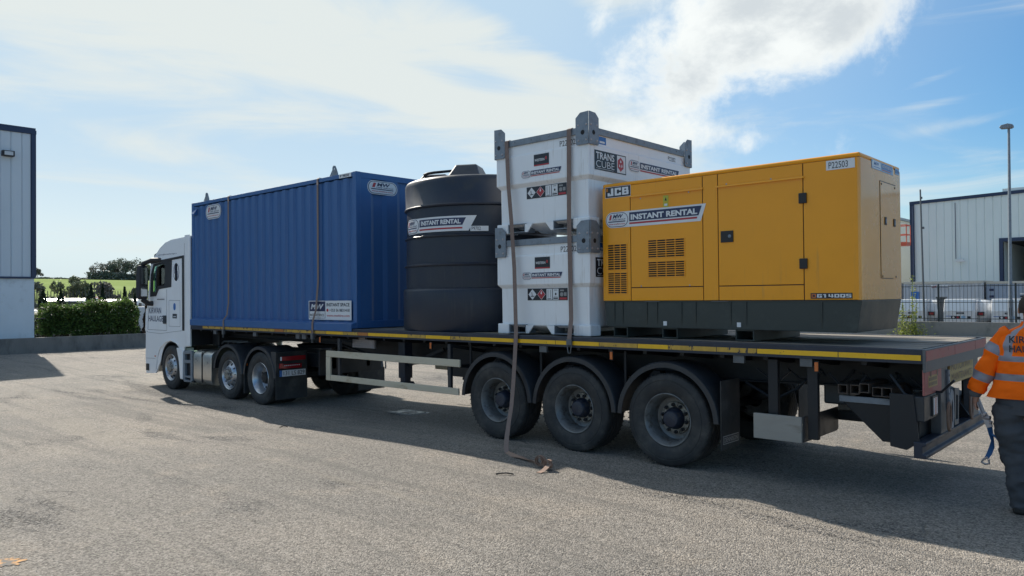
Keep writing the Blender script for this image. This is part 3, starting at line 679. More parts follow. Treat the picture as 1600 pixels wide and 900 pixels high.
# side markers and small brackets
for xx in (-.95, -3.35, -6.55, -9.4):
    q = MB(); q.box(xx-.022, xx+.022, .03, .05, 1.15, 1.26); q.build('marker_bracket', 'black', tr)
    q = MB(); q.box(xx-.018, xx+.018, .018, .030, 1.16, 1.25); q.build('side_marker', 'amber', tr, bevel=.004)
for xx in (-1.05, -1.75, -4.4, -9.9, -10.1, -11.6, -13.2):
    q = MB(); q.box(xx-.06, xx+.06, .02, .06, 1.20, 1.28); q.build('rope_bracket', 'galvdark', tr, bevel=.003)
# cables and hoses below the deck
g = MB()
for yy, r_ in ((1.0, .02), (1.1, .016), (1.35, .018)):
    g.tube([(-9.5+.6*k, yy+.03*math.sin(k*1.7), .98+.03*math.sin(k*2.1+yy)) for k in range(12)], r_, 6)
g.build('air_lines', 'black', tr, smooth=50)
# headboard frame at the front of the deck (hidden behind the container but real)
MB().box(Xf, Xf+.05, .1, 2.4, H+.0, H+.02).build('front_rail', 'navy', tr)

# square steel tubes stowed across the bin
tubes = [(-.775, 0), (-.672, .0), (-.575, .022), (-.470, -.008), (-.375, -.004)]
for k, (xx, dz) in enumerate(tubes):
    g = MB(); a = .045; b = .036; z0 = .985+dz
    g.prism([(xx-a, z0-a), (xx+a, z0-a), (xx+a, z0+a), (xx-a, z0+a)], .22+.03*(k % 2), 1.9, 'y', holes=[[(xx-b, z0-b), (xx-b, z0+b), (xx+b, z0+b), (xx+b, z0-b)]])
    g.box(xx-a+.004, xx+a-.004, 1.0, 1.01, z0-a+.004, z0+a-.004)
    o = g.build('steel_tube', 'rust', org=(xx, 1.0, z0-a), bevel=.003)
    nm = ['leftmost of the five rusty square tubes over the trailer bin', 'second from the left of the five rusty square tubes', 'middle one of the five rusty square tubes, lying a little higher', 'second from the right of the five rusty square tubes', 'rightmost of the five rusty square tubes over the trailer bin'][k]
    tag(o, nm, 'steel tube', 'square steel tubes stowed under the trailer deck')

# ------------------------------------------------------------------ tractor unit
tk = thing('lorry_tractor', 'white three-axle lorry tractor coupled to the front of the flatbed trailer', 'lorry', (-14, 1.25, -.09))
def arcpts(cx, cz, r, a0, a1, n=14): return [(cx+r*math.cos(R(a0+(a1-a0)*i/n)), cz+r*math.sin(R(a0+(a1-a0)*i/n))) for i in range(n+1)]
side = [(-16.69, .19), (-16.13, .22)]+list(reversed(arcpts(-15.31, .41, .575, 8, 168)))+[(-14.66, .88), (-14.37, .90), (-14.37, 3.30), (-15.30, 3.27), (-15.62, 3.22), (-15.93, 3.10), (-16.20, 2.92), (-16.40, 2.76), (-16.52, 2.2), (-16.62, 1.75), (-16.70, 1.20), (-16.72, .6)]
win = [(-16.20, 2.72), (-15.29, 2.78), (-15.33, 2.235), (-15.97, 2.19), (-16.12, 2.04), (-16.40, 2.03), (-16.34, 2.5)]
for ya, yb, nm in ((.05, .085, 'cab_side'), (2.415, 2.45, 'cab_side')):
    MB().prism(side, ya, yb, 'y', holes=[win]).build(nm, 'cab', tk, bevel=.02, seg=3)
# roof, back, front skins
rf = [(-14.37, 3.30), (-15.30, 3.27), (-15.62, 3.22), (-15.93, 3.10), (-16.20, 2.92), (-16.40, 2.76)]
q = MB(); inner = [(a, b-.03) for a, b in rf]; q.prism(rf+list(reversed(inner)), .06, 2.44, 'y'); q.build('roof', 'cab', tk, smooth=40)
# rounded roof fairing rising towards the back
q = MB(); prof = [(-16.16, 2.93), (-15.95, 3.14), (-15.6, 3.28), (-15.2, 3.35), (-14.40, 3.40)]
n_ = 12; vs = []
for (a, b) in prof:
    for k in range(n_+1):
        t_ = k/n_; yy = .10+t_*2.3; ed = min(t_, 1-t_)*2; hh = (1-(1-min(1, ed*3))**2.2)
        vs.append((a, yy, 3.0 + (b-3.0)*(.35+.65*hh) if b > 3 else b-.05*(1-hh)))
fs = [(i*(n_+1)+k, i*(n_+1)+k+1, (i+1)*(n_+1)+k+1, (i+1)*(n_+1)+k) for i in range(len(prof)-1) for k in range(n_)]
q.add(vs, fs); q.build('roof_fairing', 'cab', tk, smooth=60)
MB().box(-14.40, -14.372, .09, 2.41, .92, 3.26).build('cab_back', 'black', tk)
q = MB(); q.prism([(-16.40, 2.76), (-16.37, 2.74), (-16.47, 2.25), (-16.57, 1.75), (-16.62, 1.77), (-16.52, 2.2)], .085, .115, 'y'); q.prism([(-16.40, 2.76), (-16.37, 2.74), (-16.57, 1.75), (-16.62, 1.77)], 2.385, 2.415, 'y'); q.build('windscreen_pillars', 'seal', tk)
MB().prism([(-16.39, 2.74), (-16.38, 2.74), (-16.59, 1.76), (-16.60, 1.76)], .115, 2.385, 'y').build('windscreen', 'glass', tk)
q = MB(); q.prism([(-16.62, 1.77), (-16.70, 1.20), (-16.72, .6), (-16.69, .30), (-16.64, .30), (-16.66, 1.2), (-16.58, 1.77)], .085, 2.415, 'y'); q.build('grille', 'cab', tk, bevel=.01)
for k in range(5): MB().box(-16.735, -16.70, .4, 2.1, .62+k*.11, .67+k*.11).build('grille_bar', 'plastic', tk)
MB().box(-16.74, -16.66, .12, 2.38, .20, .50).build('bumper', 'cab', tk, bevel=.02)
MB().box(-16.755, -16.70, .14, .50, .55, .72).build('headlight', 'inkw', tk, bevel=.01); MB().box(-16.755, -16.70, 2.0, 2.36, .55, .72).build('headlight', 'inkw', tk, bevel=.01)
# dark visor
MB().prism([(-16.45, 2.98), (-16.28, 3.02), (-16.26, 2.98), (-16.46, 2.82)], .15, 2.35, 'y').build('sun_visor', 'glassd', tk)
# window frame and glass
fr = [(-16.23, 2.75), (-15.26, 2.81), (-15.30, 2.20), (-15.95, 2.16), (-16.10, 2.0), (-16.43, 1.99), (-16.38, 2.5)]
for yy in (.040, 2.452):
    q = MB(); q.prism(fr, yy, yy+.008, 'y', holes=[[(-16.17, 2.69), (-15.60, 2.73), (-15.64, 2.25), (-15.98, 2.235), (-16.14, 2.10), (-16.25, 2.10), (-16.24, 2.5)]]); f_ = q.build('side_window', 'seal', tk)
    MB().prism([(-16.17, 2.69), (-15.60, 2.73), (-15.64, 2.25), (-15.98, 2.235), (-16.14, 2.10), (-16.25, 2.10), (-16.24, 2.5)], yy+.02, yy+.025, 'y').build('pane', 'glass', f_)
    MB().prism([(-15.58, 2.73), (-15.30, 2.75), (-15.34, 2.25), (-15.62, 2.25)], yy+.02, yy+.025, 'y').build('pane', 'glassd', f_)
# interior
MB().box(-16.3, -15.9, .2, 2.3, 1.3, 1.95).build('dashboard', 'seal', tk, bevel=.05)
for yy in (.55, 1.75):
    q = MB(); q.box(-15.6, -15.15, yy, yy+.5, 1.4, 1.6); q.box(-15.25, -15.1, yy, yy+.5, 1.6, 2.15); q.box(-15.24, -15.12, yy+.12, yy+.38, 2.17, 2.38); q.build('seat', 'seal', tk, bevel=.04)
q = MB(); pth = [(-15.85+.1*math.sin(2*math.pi*k/16)*0, .80+.2*math.cos(2*math.pi*k/16), 1.98+.2*math.sin(2*math.pi*k/16)) for k in range(17)]; q.tube(pth, .015, 6, caps=False); q.build('steering_wheel', 'seal', tk)
# door lines, handle, seal strip
def groove(pts, wd=.010): 
    b = MB()
    for (a, c), (e, f_) in zip(pts[:-1], pts[1:]): b.beam((a, .0495, c), (e, .0495, f_), .004, wd)
    return b
groove([(-16.52, 1.95), (-16.56, 1.22), (-15.54, 1.22), (-15.54, 2.15)]).build('door_gap', 'inkg', tk)
q = MB(); q.prism([(-16.40, 2.80), (-14.66, 2.885), (-14.66, 2.83), (-16.38, 2.755)], .040, .0499, 'y'); q.prism([(-14.745, 2.83), (-14.66, 2.83), (-14.66, 1.24), (-14.745, 1.24)], .0405, .0499, 'y'); q.build('door_seal', 'seal', tk)
q = MB(); q.box(-15.71, -15.56, .025, .049, 1.37, 1.56); q.build('door_handle', 'plastic', tk, bevel=.012)
groove([(-16.70, 1.20), (-16.56, 1.16), (-15.9, 1.14), (-15.2, 1.20), (-14.80, 1.23), (-14.64, 1.24)], .008).build('sill_gap', 'inkg', tk)
groove([(-16.70, .545), (-16.16, .56)], .008).build('bumper_gap', 'inkg', tk)
groove([(-14.64, 1.24), (-14.64, 3.15)], .006).build('collar_gap', 'inkg', tk)
q = MB(); q.prism([(-16.70, 1.19), (-16.60, 1.185), (-16.63, 1.72), (-16.66, 1.70)], .038, .0498, 'y'); q.build('corner_deflector', 'cab', tk, bevel=.004)
q = MB(); q.tube([(-15.50, .030, 1.30), (-15.50, .015, 1.5), (-15.50, .015, 1.9), (-15.50, .030, 2.1)], .012, 6); q.build('grab_handle', 'seal', tk, smooth=50) if False else None
q = MB(); q.prism([(-16.13, .30), (-16.05, .62), (-15.9, .84), (-15.6, .985), (-15.3, 1.03), (-15.0, .98), (-14.92, .93), (-14.92, .905), (-15.02, .945), (-15.3, .995), (-15.58, .95), (-15.87, .81), (-16.02, .60), (-16.10, .30)], .030, .0498, 'y'); q.build('wheel_arch_lip', 'cab', tk, bevel=.006)
q = MB(); q.box(-16.66, -16.50, .035, .049, .26, .42); q.build('corner_step', 'seal', tk, bevel=.006)
groove([(-15.42, 1.90), (-14.86, 1.90), (-14.86, 1.32), (-15.42, 1.32), (-15.42, 1.90)], .008).build('locker_gap', 'inkg', tk)
MB().box(-16.16, -16.14, .03, .049, .6, .63).build('bumper_marker', 'amber', tk)
d = Dec(onY(.05))
d.text('KIRWAN', -16.50, -15.84, 1.60, 1.74, 0, Dec.NAV, bold=.01); d.text('HAULAGE', -16.53, -15.74, 1.415, 1.55, 0, Dec.NAV, bold=.01)
d.build('door_lettering', tk); d = Dec(onY(.05)); [d.rect(-16.05+.05*k, -16.015+.05*k, 1.915, 1.94, 0, Dec.BLK, 1) for k in range(8)]
d.build('model_lettering', tk); d = Dec(onY(.05)); d.rr(-15.20, -15.08, 1.68, 1.84, .06, 0, Dec.BLU); d.build('blue_sticker', tk); d = Dec(onY(.05)); d.rect(-15.24, -15.02, 1.50, 1.60, 0, Dec.BLK); d.rect(-15.2, -15.06, 1.53, 1.55, 1, Dec.WHT); d.build('black_sticker', tk); d = Dec(onY(.05))
d.rr(-15.20, -14.90, 2.32, 2.74, .2, 0, Dec.NAV); d.rr(-15.185, -14.915, 2.34, 2.72, .19, 1, Dec.WHT); d.text('K', -15.13, -15.03, 2.50, 2.66, 2, Dec.NAV, bold=.01); d.text('H', -15.06, -14.97, 2.40, 2.55, 2, Dec.NAV, bold=.01)
d.build('round_emblem', tk); d = Dec(onY(.05)); d.text('admin@kirwanhaulage.ie', -15.98, -15.02, 2.925, 2.965, 0, Dec.NAV, .1, .0)
d.build('roof_lettering', tk)
# collar behind the cab
q = MB(); vs = []
zz = [.92+k*(3.32-.92)/24 for k in range(25)]
for k, z_ in enumerate(zz): 
    o_ = .012*math.sin(k*1.9)
    vs += [(-14.62, .046, z_), (-14.50+o_, .020+o_*.6, z_), (-14.36, .045, z_)]
fs = []
for k in range(24): fs += [(k*3, k*3+1, k*3+4, k*3+3), (k*3+1, k*3+2, k*3+5, k*3+4)]
q.add(vs, fs); q.build('side_collar', 'cab', tk, smooth=60)
# lower panel strip behind the front wheel
MB().prism([(-15.02, .85), (-14.74, .85), (-14.70, .62), (-14.72, .17), (-14.84, .17), (-14.90, .55)], .03, .30, 'y').build('wing_panel', 'cab', tk, bevel=.015)
MB().prism(list(arcpts(-15.31, .41, .575, 0, 180))+list(reversed(arcpts(-15.31, .41, .555, 0, 180))), .06, .45, 'y').build('wheel_arch', 'plastic', tk, smooth=40)
# mirrors
MX = .20
for yy, sg in ((-.17, 1), (2.67, -1)):
    q = MB(); ya, yb = sorted((yy-.10, yy+.10))
    q.prism([(a+MX, b) for a, b in [(-16.64, 1.95), (-16.50, 1.92), (-16.44, 2.05), (-16.42, 2.62), (-16.48, 2.72), (-16.60, 2.70), (-16.66, 2.5), (-16.67, 2.1)]], ya, yb, 'y'); mo = q.build('mirror', 'seal', tk, bevel=.03, seg=3)
    MB().prism([(ya+.03, 2.28), (yb-.03, 2.28), (yb-.03, 2.66), (ya+.03, 2.66)], -16.425+MX, -16.415+MX, 'x').build('mirror_face', 'mirror', mo)
    MB().prism([(ya+.03, 2.0), (yb-.03, 2.0), (yb-.03, 2.22), (ya+.03, 2.22)], -16.445+MX, -16.43+MX, 'x').build('mirror_face', 'mirror', mo)
    q = MB(); e = .08 if sg == 1 else 2.42
    q.tube([(-16.36, yy, 2.68), (-16.30, yy+.02*sg, 2.76), (-16.1, (yy+e)/2, 2.83), (-15.85, e, 2.83)], .055, 8); q.build('mirror_arm', 'seal', tk, smooth=50); q = MB(); q.tube([(-16.34, yy, 1.93), (-16.33, (yy+e)/2, 1.84), (-16.30, e, 1.83)], .06, 8); q.build('mirror_arm', 'seal', tk, smooth=50)
# chassis, tanks, steps
MB().box(-16.4, -10.2, .82, .90, .60, .86).build('chassis_rail', 'black', tk); MB().box(-16.4, -10.2, 1.60, 1.68, .60, .86).build('chassis_rail', 'black', tk)
MB().lathe([(0, .45), (.06, .48), (.08, .3)], (-11.2, 1.25, .95), 'z', n=24).build('fifth_wheel', 'black', tk)
MB().box(-14.3, -14.0, .5, 2.0, .9, 2.6).build('air_intake', 'black', tk, bevel=.03)
q = MB(); q.prism([(-14.68, .80), (-14.30, .82), (-14.27, .76), (-14.27, .17), (-14.33, .13), (-14.66, .12), (-14.71, .18), (-14.71, .75)], .04, .10, 'y', holes=[[(-14.62, .60), (-14.36, .61), (-14.36, .74), (-14.62, .73)], [(-14.62, .26), (-14.36, .27), (-14.36, .54), (-14.62, .53)], [(-14.62, .17), (-14.36, .17), (-14.36, .22), (-14.62, .22)]]); q.box(-14.7, -14.28, .10, .5, .12, .80, 1); q.build('battery_box_steps', ['galv', 'black'], tk, bevel=.008)
for xa, xb in ((-14.22, -13.86), (-13.80, -13.42)):
    q = MB(); sec = [(.06+.10*(1-math.cos(a)), 0) for a in (0,)]
    rr_ = []
    cy, cz, hw, hh, rad = .40, .47, .35, .36, .14
    for (sx_, sz_, a0) in ((-1, -1, 180), (1, -1, 270), (1, 1, 0), (-1, 1, 90)):
        for k in range(6):
            a = R(a0+k*18); rr_.append((cy+sx_*(hw-rad)+rad*math.cos(a), cz+sz_*(hh-rad)+rad*math.sin(a)))
    q.prism(rr_, xa, xb, 'x'); q.build('fuel_tank', 'alutank', tk, bevel=.01, smooth=50)
q = MB(); q.prism([(a-.0, b) for a, b in [(.045, .2), (.06, .15), (.06, .8), (.045, .75)]], -13.85, -13.81, 'x'); q.box(-13.85, -13.81, .05, .75, .83, .845); q.build('tank_strap', 'seal', tk)
q = MB()
for k in range(4): q.tube([(-14.1+.2*k, .55+.1*k, .86), (-13.95+.2*k, .6, 1.0), (-13.4+.1*k, .7, 1.02), (-13.1, .9, .92)], .02, 6)
q.build('pipework', 'galvdark', tk, smooth=50)
for (xw, kd, r_) in ((-15.31, 'front', .49), (-12.64, 'front', .49), (-11.42, 'drive', .50)):
    zc = r_-.09
    wheel(kd, tk, xw, .03 if kd == 'front' else .02, zc, rot=xw)
    wheel(kd, tk, xw, 2.47, zc, True, rot=xw*2)
    if kd == 'drive':
        wheel('drive', tk, xw, .37, zc, rot=1); wheel('drive', tk, xw, 2.13, zc, True, rot=2)
    q = MB(); q.tube([(xw, .4, zc), (xw, 2.1, zc)], .08, 10); q.build('axle', 'black', tk)
for xw, a0, a1 in ((-12.64, 3, 172), (-11.42, 3, 177)):
    arch((xw, .42), .585, .0, .60, a0, a1, lip=.05).build('mudguard', 'plastic', tk, smooth=45)
    q = MB(); q.lathe([(1.9, .585), (1.9, .597), (2.5, .597), (2.5, .56), (2.488, .56), (2.488, .585)], (xw, 0, .42), n=24, t0=R(a0), t1=R(a1), closed=True); q.build('mudguard', 'plastic', tk, smooth=45)
MB().box(-12.02, -11.99, .02, .5, .08, .50).build('mudflap', 'rubber', tk)
for y0 in (.0, 1.84): MB().box(-10.81, -10.795, y0, y0+.66, .05, .48 if y0 > 1 else .93).build('mudflap', 'rubber', tk)
MB().prism([(-10.99, .93), (-10.80, .93), (-10.80, .45), (-10.90, .45)], .01, .10, 'y').build('mudguard_bracket', 'plastic', tk)
MB().box(-11.98, -11.95, .03, .07, .62, .72).build('side_marker', 'amber', tk)
q = MB(); q.box(-10.79, -10.76, .04, .62, .47, .60); q.build('number_plate_holder', 'black', tk)
d = Dec(onX(-10.76)); d.rect(.05, .60, .475, .59, 0, Dec.WHT); d.rect(.05, .105, .475, .59, 1, Dec.BLU); d.text('131 LS 829', .135, .575, .495, .572, 2, Dec.BLK, bold=.0)
for k in range(7): d.rect(.068+.0, .087, .51+.0, .512, 2, Dec.WHT) if k == 0 else None
d.build('number_plate', tk)
q = MB(); q.box(-10.79, -10.755, .09, .60, .765, .845, 0); q.box(-10.79, -10.75, .06, .12, .63, .72, 0); q.box(-10.79, -10.76, .12, .52, .62, .70, 0); q.box(-10.79, -10.752, .085, .10, .77, .84, 1); q.build('rear_lamp', ['redlens', 'inkw'], tk, bevel=.004)
d = Dec(onX(-10.76))
for k in range(9): d.rect(.15+k*.038, .175+k*.038, .668, .682, 0, Dec.WHT, 1)
d.build('lamp_lettering', tk)
MB().box(-10.25, -10.2, .55, 1.95, .5, .95).build('rear_cross_member', 'black', tk)

# ------------------------------------------------------------------ blue container
bc = thing('storage_container', 'blue corrugated steel storage container standing on the front of the trailer', 'container', (-11.4, 1.3, H))
cx0, cx1, cy0, cy1, cz0, cz1 = -14.37, -8.43, .086, 2.50, H+.005, 4.0
def corr(x0, x1, z0, z1, y, pitch, depth, sgn=1, flat=.36):
    """vertical trapezoid corrugation; outer faces at y"""
    mb = MB(); pts = []; n = max(1, round((x1-x0)/pitch)); p = (x1-x0)/n; x = x0
    sl_ = p*.14
    for i in range(n):
        pts += [(x, 0), (x+p*flat, 0), (x+p*flat+sl_, depth), (x+p-sl_, depth)]; x += p
    pts.append((x1, 0))
    return pts
pts = corr(cx0+.10, cx1-.10, 0, 0, 0, .272, .036)
mb = MB(); vs = []
for (a, dd) in pts: vs += [(a, cy0+.012+dd, cz0+.10), (a, cy0+.012+dd, cz1-.09)]
mb.add(vs, [(2*i, 2*i+2, 2*i+3, 2*i+1) for i in range(len(pts)-1)]); mb.build('side_panel', 'blue', bc, recalc=False)
mb = MB(); mb.add([(a, 2*1.293-b, c) for a, b, c in vs], [(2*i, 2*i+1, 2*i+3, 2*i+2) for i in range(len(pts)-1)]); mb.build('side_panel', 'blue', bc, recalc=False)
pts = corr(cy0+.085, cy1-.085, 0, 0, 0, .56, .035, flat=.40)
mb = MB(); vs = []
for (a, dd) in pts: vs += [(cx1-.008-dd, a, cz0+.12), (cx1-.008-dd, a, cz1-.10)]
mb.add(vs, [(2*i, 2*i+2, 2*i+3, 2*i+1) for i in range(len(pts)-1)]); mb.build('end_panel', 'blue', bc, recalc=False)
mb = MB(); mb.box(cx0+.01, cx0+.03, cy0+.05, cy1-.05, cz0+.1, cz1-.05); mb.build('end_door', 'blue', bc)
mb = MB(); mb.box(cx0+.03, cx1-.03, cy0+.05, cy1-.05, cz1-.03, cz1-.012); mb.build('roof', 'blue', bc)
mb = MB(); mb.box(cx0+.05, cx1-.05, cy0+.06, cy1-.06, cz0+.04, cz0+.09); mb.build('floor', 'black', bc)
for y0, y1 in ((cy0, cy0+.06), (cy1-.06, cy1)):
    MB().box(cx0+.1, cx1-.1, y0+.003, y1-.003, cz1-.075, cz1-.005).build('top_rail', 'blue', bc, bevel=.006)
    yb = y0-.008 if y0 < 1 else y0+.008
    if y0 < 1: MB().prism([(-.020, cz0-.048), (-.006, cz0-.048), (-.006, cz0), (.14, cz0), (.14, cz0+.105), (.095, cz0+.105), (-.020, cz0+.075)], cx0+.13, cx1-.005, 'x').build('bottom_rail', 'blue', bc, bevel=.004)
    else: MB().box(cx0+.1, cx1-.1, yb, yb+.06, cz0+.0, cz0+.105).build('bottom_rail', 'blue', bc, bevel=.008)
    for xa in (cx0, cx1-.10): MB().box(xa, xa+.10, y0, y1+(.04 if y0 < 1 else 0), cz0, cz1).build('corner_post', 'blue', bc, bevel=.008)
for xa in (cx0+.005, cx1-.065):
    MB().box(xa, xa+.06, cy0+.1, cy1-.06, cz1-.10, cz1-.002).build('end_rail', 'blue', bc, bevel=.006); MB().box(xa, xa+.06, cy0+.1, cy1-.06, cz0, cz0+.12).build('end_rail', 'blue', bc, bevel=.006)
for xa in (-13.72, -9.08):
    for yy in (cy0+.02, cy1-.04):
        q = MB(); q.prism([(xa-.13, cz1-.004), (xa+.10, cz1-.004), (xa+.10, cz1+.03), (xa+.045, cz1+.135)]+arcpts(xa, cz1+.125, .045, 20, 160, 6)+[(xa-.045, cz1+.10)], yy, yy+.02, 'y', holes=[list(reversed(arcpts(xa, cz1+.115, .02, 0, 330, 10)))]); q.build('lifting_lug', 'galv', bc, bevel=.002)
q = MB(); q.prism([(cy0-.05, 3.73), (cy0-.05, 3.76), (cy0+.02, 3.86), (cy0+.02, 3.73)], -14.26, -14.14, 'x'); q.build('vent_hood', 'blue', bc)
q = MB(); q.box(-9.545-.0, -8.57, cy0-.001, cy0+.004, 1.545, 1.87) if False else q.box(-9.83, -8.575, cy0-.004, cy0+.004, 1.545, 1.872); q.build('sign_plate', 'inkw', bc)
d = Dec(onY(cy0-.004))
d.rect(-9.81, -9.32, 1.69, 1.86, 0, Dec.NAV); d.text('MW', -9.76, -9.40, 1.725, 1.815, 1, Dec.WHT, .35, .04); d.rect(-9.81, -9.32, 1.57, 1.575, 0, Dec.NAV); d.rect(-9.33, -9.32, 1.57, 1.69, 0, Dec.NAV); d.rect(-9.81, -9.80, 1.57, 1.69, 0, Dec.NAV)
d.text('INSTANT SPACE', -9.79, -9.36, 1.605, 1.645, 0, Dec.BLK, 0, .01)
d.build('sign_emblem', bc); d = Dec(onY(cy0-.004)); d.text('INSTANT SPACE', -9.28, -8.62, 1.775, 1.832, 0, Dec.BLK, 0, .02); d.rr(-9.285, -9.225, 1.685, 1.735, .025, 0, Dec.RED); d.text('+353 56 8831418', -9.20, -8.62, 1.685, 1.735, 0, Dec.BLK, 0, .01)
d.text('www.mwhire.com', -9.28, -8.62, 1.600, 1.640, 0, Dec.RED, .1, .01); d.build('sign_lettering', bc)
d = Dec(onY(cy0+.012)); d.logo(-13.72, -13.05, 3.59, 3.89); d.build('logo_sticker', bc)
d = Dec(onX(cx1-.008)); d.logo(.32, .955, 3.655, 3.885); d.build('logo_sticker', bc)
d = Dec(onY(cy0+.003)); d.rect(-8.90, -8.56, 3.925, 3.992, 1, Dec.WHT); d.text('P 9858', -8.87, -8.62, 3.937, 3.98, 2, Dec.BLK); d.build('number_sticker', bc)

# ------------------------------------------------------------------ black tank
TX, TY = -6.68, 1.25
bt = thing('water_tank', 'black ribbed cylindrical plastic tank standing between the blue container and the white cubes', 'tank', (TX, TY, H))
prof = [(H+.004, 1.10), (H+.004, 1.235), (H+.03, 1.25), (2.00, 1.25), (2.03, 1.243), (2.045, 1.215), (2.05, 1.20), (2.365, 1.207), (2.375, 1.228), (2.39, 1.232), (2.415, 1.198), (2.79, 1.196), (2.80, 1.218), (2.815, 1.222), (2.84, 1.188), (3.235, 1.188), (3.25, 1.222), (3.268, 1.226), (3.29, 1.205), (3.595, 1.215), (3.64, 1.208), (3.672, 1.188), (3.69, 1.15), (3.695, 1.0), (3.70, .6), (3.705, .0005)]
MB().lathe(prof, (TX, TY, 0), 'z', n=96).build('tank_body', 'tank', bt, smooth=50)
q = MB(); q.lathe([(3.60, .33), (3.77, .31), (3.80, .27), (3.80, .0005)], (TX-.55, TY+.35, 0), 'z', n=32); q.build('manhole_lid', 'tank', bt, smooth=40)
q = MB(); q.lathe([(3.6, .15), (3.78, .15), (3.80, .13), (3.80, .0005)], (TX-.78, TY-.45, 0), 'z', n=24); q.build('filler_cap', 'tank', bt, smooth=40)
def wedge(ang, r0=.55, r1=1.14, w0=.16, w1=.28, h=.22):
    ca, sa = math.cos(ang), math.sin(ang)
    P = lambda r, t, z: (TX+ca*r-sa*t, TY+sa*r+ca*t, z)
    q = MB(); vs = [P(r1, -w1, 3.60), P(r1, w1, 3.60), P(r0, w1, 3.66), P(r0, -w1, 3.66), P(r1-.22, -w0, 3.66+h), P(r1-.22, w0, 3.66+h), P(r0, w0, 3.66+h), P(r0, -w0, 3.66+h)]
    q.add(vs, [(3, 2, 1, 0), (4, 5, 6, 7), (0, 1, 5, 4), (1, 2, 6, 5), (2, 3, 7, 6), (3, 0, 4, 7)])
    return q
for a in (-60, 30, 120, 210): wedge(R(a)).build('lifting_boss', 'tank', bt, bevel=.025, seg=3)
q = MB(); pth = [(TX-.35+.12*math.cos(k*.8)*(1+.1*k/10), TY-.75+.10*math.sin(k*.8), 3.715+.008*k) for k in range(16)]+[(TX-.05, TY-.62, 3.86), (TX+.1, TY-.5, 3.74)]
q.tube(pth, .022, 7); q.build('coiled_cable', 'seal', bt, smooth=60)
def cyl(y0=0, rad=1.1925, t0=0):
    def fn(u, v, l): a = t0+u/rad; return (TX+math.cos(a)*(rad+.004+l), TY+math.sin(a)*(rad+.004+l), v)
    return fn
a_mid = math.atan2(-8.64+.9, 8.52-.0)  # toward the viewer's side of the yard
d = Dec(cyl(0, 1.192, R(-45)), .0015); tank_dec = d
